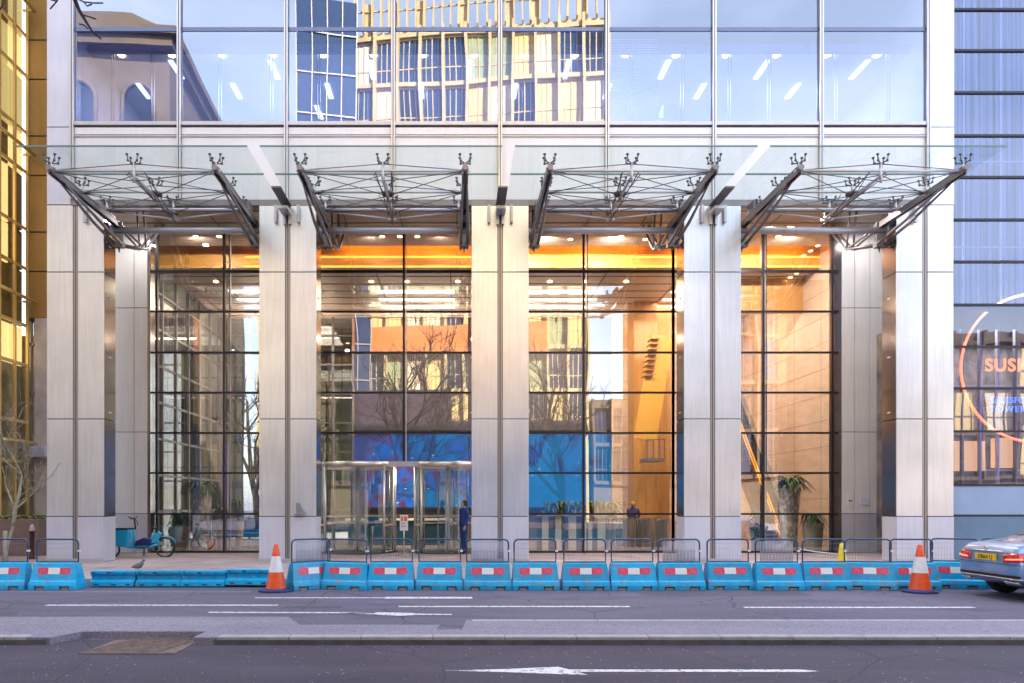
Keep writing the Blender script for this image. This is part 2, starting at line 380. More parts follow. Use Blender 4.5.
struct('lane_marking', sheet([[(-.15, yb), (.55, yb-.07), (1.0, yb-.14), (1.36, yb-.18), (1.26, yb-.05), (3.7, yb-.06), (3.86, yb-.02), (3.68, yb+.05), (1.2, yb+.05), (1.1, yb+.17), (.85, yb+.13), (.5, yb+.07)]]), 'paint')
struct('lane_marking', sheet([rect(-20, -4.2, 13.78, 13.84), rect(-3.2, -1.5, 14.02, 14.05)]), mat('worn_paint', (.45, .43, .47), .8, var=.5, scale=5, col2=(.22, .21, .25)))
# tar patches and seams
struct('road_patch', sheet([rect(3.6, 6.9, 13.25, 13.9), rect(-3.0, -2.0, 11.72, 11.93), rect(-9.5, -7.2, 10.6, 11.3)], .003), mat('tar_patch', (.10, .095, .12), .8, var=.2, scale=6))

# ================================================================== the tower
FX = 19.45                       # front plane
CX = [1.2+6.05*(i-2) for i in range(5)]
S0, SOFF = 10.29, 10.95
tower = thing('office_tower', 'pale panelled office tower with five tall entrance columns and glass canopies', 'office tower', (1.2, FX, GP))
JZ = [WZ(y, FX) for y in (516.5, 419, 272, 127)]
def column(i):
    x = CX[i]; L, Rr = x-.81, x+.81
    first, last = i == 0, i == 4
    D = .66
    zt = S0
    core = MB().box(L+.02, Rr-.02, FX+.03, FX+D, GP, zt)
    root = core.build('column', 'joint', tower, world=True)
    # facing panels either side of the central bronze strip
    pz = [GP]+JZ[:3]+[zt]
    for k in range(4):
        for s in (0, 1):
            if s == 0: a, b = L, x-.075
            else: a, b = x+.075, Rr
            # outer half of the end columns runs on up the facade
            top = pz[k+1]
            mb = MB().box(a, b, FX if k else FX-.02, FX+.028, pz[k]+(.012 if k else 0), top-.012)
            mb.build('plinth_panel' if k == 0 else 'cladding_panel', 'plinth' if k == 0 else 'clad', root, world=True, bevel=.006)
    st = MB().box(x-.055, x-.012, FX+.012, FX+.028, GP, zt).box(x+.012, x+.055, FX+.012, FX+.028, GP, zt)
    st.box(x+.055, x+.063, FX+.02, FX+.028, GP, zt)
    st.build('joint_strip', 'bronze', root, world=True)
    sd = MB()
    for k in range(4):
        for a, b in ((L-.004, L+.018), (Rr-.018, Rr+.004)):
            sd.box(a, b, FX+.03, FX+D, pz[k]+.012, pz[k+1]-.012, 1 if k == 0 else 0)
    sd.build('side_panel', ['steel_side', 'plinth'], root, world=True)
    sk = MB().box(L-.012, Rr+.012, FX-.034, FX+.02, GP, GP+.09).box(L-.012, Rr+.012, FX-.024, FX+.0, GP+.09, GP+.10)
    sk.build('skirting', 'mull', root, world=True)
    # small clips on the sides
    cl = MB()
    for z in (7.7, 6.0, 4.4, 9.2):
        for s in (-1, 1):
            cl.box(x+s*.815-.02, x+s*.815+.02, FX+.28, FX+.38, z, z+.03)
    cl.build('clip', 'white', root, world=True)
for i in range(5): column(i)
# piers that carry the end columns up past the canopy
for xa, xb in ((CX[0]-.81, CX[0]-.06), (CX[4]+.10, CX[4]+.83)):
    zs = [S0, JZ[3], 17.2, 21.5, 26, 31.5]
    b = MB()
    for za, zb in zip(zs, zs[1:]): b.box(xa, xb, FX, FX+.4, za+.012, zb-.012)
    pr = b.build('pier', 'clad' if xa > 0 else 'plinth', tower, world=True, bevel=.006)
    MB().box(xa+.01, xb-.01, FX+.03, FX+.39, S0, 31.5).build('pier_core', 'joint', pr, world=True)
# upper facade
MX = [1.2+3.045*(k-4) for k in range(9)]
MX0, MXE = MX[0], MX[8]
sp = MB(); 
for k in range(8):
    a, b = MX[k]+.06, MX[k+1]-.06
    sp.box(a, b, FX+.02, FX+.2, S0+.16, 12.23)
    sp.box(a, b, FX+.005, FX+.2, 12.30, 12.50)
spo = sp.build('spandrel', 'spandrel', tower, world=True, bevel=.005)
MB().box(MX0, MXE, FX+.1, FX+.35, S0+.02, 12.58).build('spandrel_backing', 'joint', spo, world=True)
MB().box(MX0-.05, MXE+.05, FX-.02, FX+.12, S0-.02, S0+.14).build('edge_beam', 'steel_d', tower, world=True)
sl = MB().box(MX0, MXE, FX-.03, FX+.12, 12.56, 12.66).box(MX0, MXE, FX-.01, FX+.1, 12.235, 12.27)
sl.build('window_sill', 'steel', spo, world=True)
for k in range(9):
    b = MB()
    x = MX[k]
    b.box(x-.055, x-.012, FX-.06, FX+.12, S0+.14, 31.5); b.box(x+.012, x+.055, FX-.06, FX+.12, S0+.14, 31.5); b.box(x-.012, x+.012, FX-.03, FX+.12, S0+.14, 34, 1)
    b.build('facade_mullion', ['mull', 'joint'], tower, world=True)
rows = [(12.67, 15.25, 15.36, 17.9), (18.6, 21.2, 21.3, 23.9), (24.6, 27.2, 27.3, 29.9)]
for ri, (za, zb, zc, zd) in enumerate(rows):
    for k in range(8):
        a, b = MX[k]+.055, MX[k+1]-.055
        pn = MB()
        pn.box(a+.02, b-.02, FX+.03, FX+.045, za, zb); pn.box(a+.02, b-.02, FX+.03, FX+.045, zc, zd)
        o = pn.build('window', 'glass_up', tower, world=True)
        fr = MB().box(a, b, FX+.01, FX+.09, zb, zc)
        fr.box(a, a+.02, FX+.01, FX+.07, za, zd).box(b-.02, b, FX+.01, FX+.07, za, zd)
        # inner skin: pairs of slim posts
        for c in (.28, .80) if k % 2 else (.24, .64):
            xx = a+(b-a)*c
            fr.box(xx-.05, xx-.03, FX+.75, FX+.82, za, zb); fr.box(xx+.03, xx+.05, FX+.75, FX+.82, za, zb)
        fr.box(a, b, FX+.72, FX+.85, zb-.12, zb+.1)
        fr.build('window_frame', mat('window_frame_blue', (.16, .21, .36), .45, .1) if ri == 0 and k == 0 else bpy.data.materials['window_frame_blue'], o, world=True)
    sx = MB().box(MX0, MXE, FX+.02, FX+.35, zd, zd+.7); sx.build('spandrel', 'spandrel', tower, world=True)
# office interior
of = MB()
of.box(MX0, MXE, 27.0, 27.2, 12.4, 18.4, 0)
of.box(MX0-.2, MX0, FX+.1, 27.2, 12.4, 18.4, 0); of.box(MXE, MXE+.2, FX+.1, 27.2, 12.4, 18.4, 0)
of.box(MX0, MXE, FX+.9, 27.0, 15.2, 15.35, 1)
of.box(MX0, MXE, FX+.3, 27.0, 18.3, 18.5, 1)
of.box(MX0, MXE, FX+.35, 27.0, 12.3, 12.6, 2)
for xx in (-9.5, -3.3, 2.9, 9.0): of.box(xx, xx+.55, 24, 24.5, 12.6, 15.2, 0)
of.box(MX0, MXE, 26.9, 27.0, 12.6, 13.5, 3)
office = of.build('office_interior', ['office', 'office_ceil', 'greyconc', 'white'], tower, world=True)
st = MB()
k = -5
ls = MB()
for k in range(-3, 6):
    xx = -2.67+3.015*k
    if MX0+.2 < xx < MXE-.2: ls.box(xx-.07, xx+.07, 20.65, 21.55, 15.17, 15.19)
    xx = -4.19+3.015*k
    if MX0+.2 < xx < MXE-.2: ls.box(xx-.07, xx+.07, 21.8, 22.6, 15.17, 15.19)
    if k % 2 == 0 and MX0+.2 < xx-.6 < MXE: ls.box(xx-.65, xx-.5, 23, 23.8, 15.17, 15.19)
ls.build('strip_light', 'striplight', office, world=True)
ls = MB()
xx = -2.53-1.507*5
while xx < MXE-.2:
    if xx > MX0+.2: ls.lathe([(0, 0), (.10, 0), (.10, .02)], (xx, 20.42, 15.17), 12)
    xx += 1.507
ls.build('ceiling_spot', 'spot', office, world=True)
# blind in the sixth window and the white cupboards beside it
bl = MB(); z = 12.72
while z < 15.2:
    bl.add([(4.36, FX+.30, z), (5.78, FX+.30, z), (5.78, FX+.34, z+.055), (4.36, FX+.34, z+.055)], [(0,1,2,3)]); z += .075
for xx in (4.7, 5.05, 5.5): bl.box(xx, xx+.012, FX+.285, FX+.29, 12.7, 15.25)
bl.build('venetian_blind', mat('blind_slat', (.62, .66, .82), .5), tower, world=True)
cb = MB().box(5.95, 6.68, 20.3, 20.9, 12.6, 13.25).box(6.12, 6.55, 20.35, 20.8, 13.25, 13.68)
cb.build('filing_cabinet', 'white', office, world=True, bevel=.01)
# pale easel-like frames behind the fifth window
eb = MB()
for p, q in (((3.55, 20.6, 12.7), (3.75, 20.6, 13.9)), ((4.0, 20.6, 12.7), (3.8, 20.6, 13.9)), ((3.75, 20.6, 13.9), (3.95, 20.6, 13.9)), ((3.95, 20.6, 13.9), (4.1, 20.6, 12.7))):
    eb.tube([p, q], .018, 6)
eb.build('easel_frame', 'white', office, world=True)
# body of the tower above and behind
MB().box(CX[0]-.8, CX[4]+.9, 27.3, 48, 12.3, 31.5).build('tower_body', 'greyconc', tower, world=True)
MB().box(CX[0]-.8, CX[4]+.9, FX+.35, 27.3, 30.2, 31.5).build('tower_body', 'greyconc', tower, world=True)
MB().box(CX[0]-.8, CX[4]+.9, FX+.36, 34, 11.75, 12.28).build('floor_slab', 'greyconc', tower, world=True)

# soffit, lobby box
GY = 23.06
BYK = 32.0
lb = MB()
lb.box(CX[0]-.8, CX[4]+.8, FX+.14, GY-.12, SOFF, SOFF+.1, 0)
lb.box(CX[0]-.8, CX[4]+.8, FX+.13, FX+.3, S0, SOFF, 0)
for y in (20.5, 21.4, 22.3): lb.box(CX[0]-.8, CX[4]+.8, y, y+.025, SOFF-.012, SOFF, 1)
for x in [c+s for c in CX[:-1] for s in (1.2, 3.0, 4.8)]: lb.box(x, x+.02, FX+.3, GY-.1, SOFF-.01, SOFF, 1)
lb.build('soffit', ['wood_soffit', 'joint'], tower, world=True)
LX0, LX1 = -11.2, 13.4
lob = MB()
lob.box(LX0, LX1, GY+.1, 24.3, SOFF, SOFF+.1, 0)
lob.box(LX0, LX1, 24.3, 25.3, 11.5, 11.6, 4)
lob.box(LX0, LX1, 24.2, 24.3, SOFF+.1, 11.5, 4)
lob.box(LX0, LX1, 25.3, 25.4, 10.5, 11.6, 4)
lob.box(LX0, LX1, 25.4, BYK+.3, 10.5, 10.6, 0)
y = 26.2
while y < BYK: lob.box(LX0, LX1, y, y+.03, 10.485, 10.5, 5); y += .9
for x in (-9.3, -6.3, -3.1, -.3, 2.6, 5.6, 8.6, 11.6): lob.box(x, x+.035, 25.45, BYK, 10.483, 10.5, 5)
lobby = lob.build('lobby_ceiling', ['ceil', 'floor', 'stonewarm', 'darkwall', 'amber_fascia', 'joint'], tower, world=True)
MB().box(LX0-4, LX1+.3, GY, BYK+.3, .02, GP+.004).build('lobby_floor', 'floor', tower, world=True)
bw = MB().box(7.2, LX1+.2, BYK, BYK+.2, GP, 10.5)
z = .9
bwo = bw.build('back_wall', 'stonewarm', tower, world=True)
g = MB()
while z < 10.4: g.box(7.2, LX1, BYK-.006, BYK, z, z+.02); z += .82
for x in (8.6, 10.1, 11.6): g.box(x, x+.02, BYK-.005, BYK, GP, 10.4)
g.build('wall_joint', mat('stone_joint', (.42, .24, .14), .6), bwo, world=True)
MB().box(-4.9, 7.2, BYK, BYK+.2, 5.2, 10.5).box(-4.9, 7.2, BYK+.1, BYK+.2, GP, 5.2).build('back_wall', 'darkwall', tower, world=True)
# right side wall, amber, with coursing and a row of small wall lights
aw = MB().box(LX1, LX1+.2, GY+.2, BYK, GP, 11.3).build('side_wall', 'stonewarm', tower, world=True)
g = MB(); z = 1.0
while z < 10.4: g.box(LX1-.006, LX1, GY+.3, BYK, z, z+.018); z += .95
for y in (25.2, 27.2, 29.2, 31): g.box(LX1-.005, LX1, y, y+.02, GP, 10.4)
g.build('wall_joint', bpy.data.materials['stone_joint'], aw, world=True)
# amber timber panels: a tall core between bays three and four
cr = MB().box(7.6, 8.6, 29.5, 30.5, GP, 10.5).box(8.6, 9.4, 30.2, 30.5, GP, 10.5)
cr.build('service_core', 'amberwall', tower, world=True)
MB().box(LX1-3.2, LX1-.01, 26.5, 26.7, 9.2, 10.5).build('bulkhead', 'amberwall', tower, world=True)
# left glazed side of the lobby
gs = MB(); gp = MB()
for k in range(8):
    y = GY+.2+k*1.25
    gs.box(LX0-.05, LX0+.07, y, y+.1, GP, 10.9)
for z in [1.43+1.36*k for k in range(8)]: gs.box(LX0-.03, LX0+.05, GY+.2, BYK, z, z+.09)
sg = gs.build('side_glazing', 'steel_d', tower, world=True)
MB().box(LX0, LX0+.012, GY+.2, BYK, GP, 10.9).build('pane', 'glass_side', sg, world=True)
MB().box(-11.2, -4.9, BYK-.02, BYK, GP, 10.5).build('back_glazing', 'glass_side', tower, world=True)
g = MB()
for x in (-11.1, -9.8, -8.5, -7.2, -5.9, -4.95): g.box(x, x+.1, BYK-.1, BYK, GP, 10.5)
for z in [1.43+1.36*k for k in range(7)]: g.box(-11.2, -4.9, BYK-.07, BYK-.02, z, z+.07)
g.build('back_glazing_frame', 'steel_d', tower, world=True)
# white ceiling light frames
lf = MB()
for bx in (CX[1]+3.0, CX[2]+3.0, CX[0]+3.0, CX[3]+3.0):
    for y in (27.9, 29.0, 30.1): lf.box(bx-1.5, bx+1.7, y, y+.28, 10.46, 10.482)
lf.build('ceiling_light', 'striplight', lobby, world=True)
ds = MB()
for x in (-9, -8.2, -2.6, -2.0, -1.4, 2.6, 3.9, 5.6, 6.5, -6.8, 9.5, 11):
    ds.lathe([(0, 0), (.085, 0), (.085, .02)], (x, 23.7 if int(x*10) % 2 else 23.45, SOFF-.01), 12)
for x in (-9.5, -7.5, -6, -3.4, -2, 0, 2.2, 3.6, 5, 6.6, 9, 10.5, 12):
    ds.lathe([(0, 0), (.09, 0), (.09, .02)], (x, 26.8, 10.47), 12)
for k in range(14): ds.lathe([(0, 0), (.07, 0), (.07, .02)], (LX1-.6, 24.3+k*.5, 10.47 if 24.3+k*.5 > 25.5 else SOFF-.01), 10)
ds.build('ceiling_spot', 'spot', lobby, world=True)
# amber cove tubes
cv = MB().box(LX0+3.3, LX1, 25.24, 25.27, 11.36, 11.46).box(LX0+3.3, LX1, 25.20, 25.24, 10.50, 10.56).box(LX0+3.3, LX1, 25.27, 25.295, 10.88, 10.93)
cv.build('cove_light', 'warmlight', lobby, world=True)

def area(name, loc, sx, sy, e, col, rot=(0,0,0), parent=None):
    l = bpy.data.lights.new(name, 'AREA'); l.shape = 'RECTANGLE'; l.size = sx; l.size_y = sy; l.energy = e; l.color = col
    o = bpy.data.objects.new(name, l); COL.objects.link(o); o.location = loc; o.rotation_euler = rot
    return o
# lobby and soffit downlights, added fill lamps, the amber cove, and the office strip lights
for x, e in ((-10.8, 7), (-8.9, 7), (9.4, 40), (10.2, 40), (13.6, 8)): area('soffit_lamp', (x, 21.0 if 0 < x < 12 else 22.0, SOFF-.05), .16, .16, e, (1, .95, .93))
for x in (-9, -6.6, -3, -.6, 3, 5.4, 9, 11.4): area('front_fill_lamp', (x, 23.3, SOFF-.06), .18, .18, 140 if 2 < x < 6 else (75 if x > 6 else (45 if x < -5 else 18)), (1, .9, .76), (R(22), 0, 0))  # added fill that brightens planters and fins just inside the glass
for x in (-8, -1.8, 4.2, 10.2): area('ceiling_fill', (x, 31.6, 9.4), 4.5, .2, 34, (1, .78, .55), (R(-145), 0, 0))  # added uplight to brighten the lobby ceiling; no fitting stands there
for i, (x, e, c) in enumerate([(-8, 60, (1, .85, .6)), (-1.8, 32, (1, .74, .45)), (4.2, 120, (1, .68, .36)), (10.2, 110, (1, .76, .54))]):
    area('lobby_lamp', (x, 28.6, 10.42), 3.5, 4, e, c)
for x in (-1.8, 4.2, 10.2): area('cove_lamp', (x, 24.8, 10.98), 5, .4, 17, (1, .5, .10), (R(150), 0, 0))
for x in (-5.8, 1.2, 8.2): area('office_lamp', (x, 22.3, 15.1), 6, 1.2, 85, (.93, .95, 1))

# lobby curtain wall
lg = thing('x', None, None); bpy.data.objects.remove(lg)
TZ = [9.60, 8.25, 6.87, 5.52, 4.16, 2.81, 1.43]
edges = [-10.36, CX[1], CX[2], CX[3], 12.84]
for i in range(4):
    a, b = edges[i]+(.03 if i else 0), edges[i+1]-.03
    mid = (CX[i]+CX[i+1])/2
    pane = MB()
    if i == 1:
        pane.box(a, b, GY, GY+.012, 3.2, SOFF)
    elif i == 2:
        pane.box(a, 2.35, GY, GY+.012, 3.2, SOFF); pane.box(2.4, b, GY, GY+.012, GP, SOFF)
    else: pane.box(a, b, GY, GY+.012, GP, SOFF)
    cw = pane.build('curtain_wall', 'glass_lobby', tower, world=True)
    for x in (mid, a-.03 if i else -10.14, b+.03 if i < 3 else 12.6):
        zb = 3.2 if (i == 1 and abs(x-mid) < .1) else GP
        MB().box(x-.035, x+.035, GY-.10, GY-.004, zb, SOFF).build('mullion', 'mull_dark', cw, world=True)
        if abs(x-mid) < .1 and i != 1:
            MB().box(x+.13, x+.17, GY+.02, GY+.16, zb, SOFF).build('mullion', 'steel_d', cw, world=True)
        elif i == 1 and abs(x-mid) < .1:
            MB().box(x+.06, x+.09, GY-.1, GY-.01, zb, SOFF).build('mullion', 'steel', cw, world=True)
    for k, z in enumerate(TZ):
        if i == 1 and z < 3.3: continue
        t_ = .045 if k == 0 else .032
        MB().box(a, b, GY-.07, GY-.006, z-t_, z+t_).build('transom', 'mull_dark', cw, world=True)
    if i != 1: MB().box(a if i != 2 else 2.4, b, GY-.05, GY-.002, GP, GP+.07).build('sill', 'mull_dark', cw, world=True)
# the end piers standing in the line of the glass
def end_pier(x0, x1, joints, side):
    b = MB(); zs = [GP, 1.44, WZ(432, GY), WZ(308, GY), SOFF+.3]; xs = [x0]+joints+[x1]
    b2 = MB()
    for k in range(4):
        for a, c in zip(xs, xs[1:]):
            (b2 if k == 0 else b).box(a+.008, c-.008, GY-.02, GY+.01, zs[k]+.01, zs[k+1]-.01)
    pr = b.build('end_pier', 'clad_matt', tower, world=True, bevel=.005)
    b2.build('plinth_panel', 'plinth', pr, world=True)
    MB().box(x0, x1, GY+.01, GY+.5, GP, SOFF+.3).build('pier_core', 'joint', pr, world=True)
    if side < 0: MB().box(x1, x1+.1, GY-.03, GY+.3, GP, SOFF).build('side_panel', 'steel_side', pr, world=True)
    else: MB().box(x0-.25, x0, GY-.02, GY+.3, GP, SOFF).build('side_panel', 'steel_side', pr, world=True)
end_pier(-12.4, -10.47, [-11.85, -10.93], -1)
end_pier(12.94, 14.6, [13.39, 13.9], 1)
# notices on the right pier, lamp on the second column
nb = MB().box(13.12, 13.32, GY-.045, GY-.02, 1.72, 2.03); nb.box(13.17, 13.28, GY-.048, GY-.045, 1.86, 1.90, 1)
tag(nb.build('notice_plate', ['white', 'black']), 'small white plate with a black mark on the panelled pier right of the glass', 'notice')
tag(MB().box(13.58, 13.88, GY-.04, GY-.02, 1.75, 1.97).build('notice_plate', mat('pale_plate', (.66, .68, .85), .3)), 'pale lilac blank plate beside the marked white notice on the pier', 'notice')
fl = MB()
xf, yf, zf = WX(299, FX), FX-.06, WZ(515, FX)
fl.prism([(xf-.14, zf), (xf+.20, zf+.03), (xf+.16, zf+.10), (xf-.02, zf+.07)], yf-.1, yf+.055, 'y')
fl.prism([(xf-.06, zf+.06), (xf+.12, zf+.10), (xf+.02, zf+.34), (xf-.07, zf+.34)], yf-.03, yf+.02, 'y')
tag(fl.build('wall_lamp', mat('lamp_grey', (.26, .26, .28), .5, .3), bevel=.008), 'small grey angled lamp bracket above the plinth of the second column', 'lamp')

# ------------------------------------------------------------------ glass canopies
CZG = 10.26
def canopy(i):
    bx = (CX[i]+CX[i+1])/2
    x0 = -10.5 if i == 0 else CX[i]+.15; x1 = 13.02 if i == 3 else CX[i+1]-.15
    A0, A1 = bx-2.0, bx+2.0
    fr = MB()
    # front, middle and back rails
    fr.tube([(A0-.1, 16.6, 9.87), (A1+.1, 16.6, 9.87)], .035, 8)
    fr.tube([(A0+.1, 17.8, 9.90), (A1-.1, 17.8, 9.90)], .030, 8)
    fr.tube([(A0+.2, 18.9, 9.92), (A1-.2, 18.9, 9.92)], .042, 8)
    fr.tube([(bx, 16.6, 9.75), (bx, 19.3, 9.78)], .04, 8)
    root = fr.build('canopy', 'steel', tower, world=True)
    g = MB()
    g.box(x0, x1, 16.2, 17.56, CZG-.012, CZG+.012); g.box(x0, x1, 17.58, 19.38, CZG-.012, CZG+.012)
    g.build('glass_panel', 'glass_canopy', root, world=True)
    e = MB().box(x0, x1, 16.18, 16.2, CZG-.018, CZG+.018).box(x0, x1, 17.56, 17.58, CZG-.02, CZG+.02)
    e.build('glass_edge', mat('green_glass_edge', (.16, .27, .26), .2) if i == 0 else bpy.data.materials['green_glass_edge'], root, world=True)
    # big cross tube between the columns
    MB().tube([(CX[i]+.8, 19.85, 9.72), (CX[i+1]-.8, 19.85, 9.72)], .095, 16).tube([(CX[i]+.8, 19.85, 9.72), (CX[i]+.9, 19.85, 9.72)], .13, 16).tube([(CX[i+1]-.9, 19.85, 9.72), (CX[i+1]-.8, 19.85, 9.72)], .13, 16).build('cross_tube', 'steel', root, world=True)
    for X in (A0, A1):
        a = MB()
        for s in (-.055, .055):
            a.beam((X+s, 16.55, 9.86), (X+s, 20.2, 9.86), .035, .15, 0)
        a.beam((X, 16.55, 9.93), (X, 20.2, 9.93), .16, .02, 0)
        for s in (-.1, .1):
            a.tube([(X+s*.5, 17.1, 9.78), (X+s, 18.7, 9.48), (X+s, 19.9, 9.32)], [.022, .045, .045], 8, 0)
            a.tube([(X+s, 19.9, 9.32), (X+s, 21.4, 9.74), (X+s, 22.6, SOFF)], .04, 8, 0)
            a.tube([(X+s, 19.85, 9.86), (X+s, 19.9, 9.32)], .03, 8, 0)
            a.tube([(X+s*.5, 20.1, 9.86), (X+s, 21.4, 9.74)], .035, 8, 0)
            a.tube([(X+s, 21.4, 9.74), (X+s, 21.2, SOFF)], .03, 8, 0)
        a.box(X-.14, X+.14, 19.8, 19.98, 9.24, 9.40, 0)
        a.box(X-.12, X+.12, 19.82, 19.9, 9.36, 9.96, 0)
        a.tube([(X, 19.9, 9.28), (X, 19.9, 9.1)], [.05, .015], 8, 0)
        a.box(X-.05, X+.05, 19.0, 19.4, 9.80, 10.25, 0)
        a.tube([(X, 16.45, 9.9), (X, 16.75, 9.9)], .07, 10, 0)
        a.build('support_arm', 'steel_d', root, world=True)
    # spider fittings and posts
    for X, off in ((A0, 0), (bx, 0), (A1, 0)):
        for Y, zr, inset in ((16.6, 9.87, 0), (17.8, 9.90, .08), (18.9, 9.92, .16)):
            s = 1 if X == A0 else (-1 if X == A1 else 0)
            xx = X+s*inset
            sp = MB().tube([(xx, Y, zr-(.28 if s == 0 and Y < 17 else 0.02)), (xx, Y, zr+.2)], .035, 8, 0)
            for dx in (-1, 1):
                for dy in (-1, 1):
                    sp.tube([(xx, Y, zr+.18), (xx+dx*.11, Y+dy*.08, zr+.22), (xx+dx*.13, Y+dy*.09, CZG-.02)], .016, 6, 1)
                    sp.tube([(xx+dx*.13, Y+dy*.09, CZG-.04), (xx+dx*.13, Y+dy*.09, CZG-.013)], .035, 8, 1)
                    sp.tube([(xx+dx*.11, Y+dy*.08, zr+.20), (xx+dx*.11, Y+dy*.08, zr+.25)], .028, 8, 1)
            sp.build('spider_fitting', ['mull', 'rod'], root, world=True)
    rd = MB(); r = .011
    def rod(a, b, rr=r, m=0): rd.tube([a, b], rr, 6, m)
    for Y, zr in ((16.6, 9.87), (17.8, 9.9), (18.9, 9.92)):
        rod((A0+.15, Y, zr+.03), (bx, Y, zr+.17)); rod((A1-.15, Y, zr+.03), (bx, Y, zr+.17))
        rod((A0+.15, Y, zr-.03), (bx, Y+.1, zr-.2)); rod((A1-.15, Y, zr-.03), (bx, Y+.1, zr-.2))
    rod((A0+.2, 18.95, 9.88), (bx, 18.95, 9.68), .022, 1); rod((A1-.2, 18.95, 9.88), (bx, 18.95, 9.68), .022, 1)
    rd.tube([(bx, 18.95, 9.66), (bx, 18.95, 9.92)], .035, 8, 1); rd.box(bx-.12, bx+.12, 18.9, 19.0, 9.64, 9.69, 1)
    for ya, yb_, za, zb in ((16.6, 17.8, 9.85, 9.88), (17.8, 18.9, 9.88, 9.9)):
        rod((A0+.05, ya, za), (bx, yb_, zb-.08)); rod((bx, ya, za-.08), (A0+.15, yb_, zb)); rod((A1-.05, ya, za), (bx, yb_, zb-.08)); rod((bx, ya, za-.08), (A1-.15, yb_, zb))
        rod((bx-.25, ya+.1, za), (bx, yb_, zb-.2)); rod((bx+.25, ya+.1, za), (bx, yb_, zb-.2))
    for s in (-1, 1): rod((bx+s*.2, 16.7, 9.9), (bx, 19.2, 9.62), .016)
    rd.lathe([(0, -.05), (.16, -.05), (.16, 0), (0, 0)], (bx, 17.8, 9.88), 12, 0)
    rd.lathe([(0, -.05), (.13, -.05), (.13, 0), (0, 0)], (bx, 18.9, 9.84), 12, 0)
    rd.build('tension_rods', ['rod', 'steel'], root, world=True)
    # small drop-pins under the edge beam
    for s in (CX[i]+.32, CX[i+1]-.32):
        MB().box(s-.04, s+.04, FX-.12, FX-.04, 9.75, 10.25).build('drop_pin', 'steel', root, world=True, bevel=.01)
for i in range(4): canopy(i)
for x in CX[1:4]:
    b = MB().box(x-.13, x+.13, 18.2, 19.36, CZG-.05, CZG-.01, 0)
    b.box(x-.13, x+.13, 18.9, 19.36, CZG-.30, CZG-.22, 1); b.box(x-.11, x-.04, FX-.1, FX-.02, CZG-.55, CZG, 1); b.box(x+.04, x+.11, FX-.1, FX-.02, CZG-.55, CZG, 1)
    b.build('gutter_box', ['rod', 'mull'], tower, world=True)

# ------------------------------------------------------------------ revolving doors
def rev_door(cx, r):
    cy = GY+.55; zt = 3.02
    root = MB().lathe([(0, 0), (r+.03, 0), (r+.03, .16), (0, .16)], (cx, cy, zt), 40).build('revolving_door', 'chrome', tower, world=True)
    for a0, a1 in ((R(140), R(220)), (R(-40), R(40))):
        MB().lathe([(r-.01, GP+.01), (r-.01, zt)], (cx, cy, 0), 14, a0=a0, a1=a1).lathe([(r+.005, zt), (r+.005, GP+.01)], (cx, cy, 0), 14, a0=a0, a1=a1).build('curved_glass', 'glass_door', root, world=True, recalc=False)
        fr = MB()
        for a in (a0, (a0*2+a1)/3, (a0+2*a1)/3, a1): fr.tube([(cx+r*math.cos(a), cy+r*math.sin(a), GP), (cx+r*math.cos(a), cy+r*math.sin(a), zt)], .046, 8)
        for z in (GP+.06, 1.05): fr.tube([(cx+r*math.cos(a0+(a1-a0)*k/12), cy+r*math.sin(a0+(a1-a0)*k/12), z) for k in range(13)], .03, 6)
        fr.build('door_post', 'chrome', root, world=True)
    for k in range(4):
        a = R(20+90*k); d = Vector((math.cos(a), math.sin(a), 0)); c = Vector((cx, cy, 0))
        lf = MB(); p0 = c+d*.06; p1 = c+d*(r-.08)
        lf.beam(p0+Vector((0,0,GP+.02)), p0+Vector((0,0,zt-.02)), .04, .04); lf.beam(p1+Vector((0,0,GP+.02)), p1+Vector((0,0,zt-.02)), .04, .04)
        for z in (GP+.1, 1.12, 1.35, zt-.06): lf.beam(p0+Vector((0,0,z)), p1+Vector((0,0,z)), .04, .05)
        o = lf.build('door_leaf', 'chrome', root, world=True)
        MB().beam(p0+Vector((0,0,1.55)), p1+Vector((0,0,1.55)), .01, 2.9).build('pane', 'glass_door', o, world=True)
    MB().tube([(cx, cy, GP), (cx, cy, zt)], .05, 8).build('spindle', 'chrome', root, world=True)
    MB().lathe([(0, 0), (r+.1, 0), (r+.1, .012)], (cx, cy, GP+.005), 40).build('door_mat', 'darkwall', root, world=True)
rev_door(-3.45, 1.28); rev_door(-.35, 1.15)
tr = MB().box(CX[1]+.03, CX[2]-.03, GY-.12, GY+.02, 3.03, 3.2); tr.build('door_header', 'chrome', tower, world=True)
sdd = MB().box(1.9, 2.0, GY-.08, GY+.05, GP, 3.2).box(2.28, 2.38, GY-.08, GY+.05, GP, 3.2).box(2.0, 2.28, GY-.06, GY+.04, 3.08, 3.2).box(2.0, 2.28, GY-.06, GY+.04, GP, .3)
so = sdd.build('side_door', 'chrome', tower, world=True)
MB().box(2.0, 2.28, GY-.01, GY+.002, .3, 3.08).build('pane', 'glass_door', so, world=True)

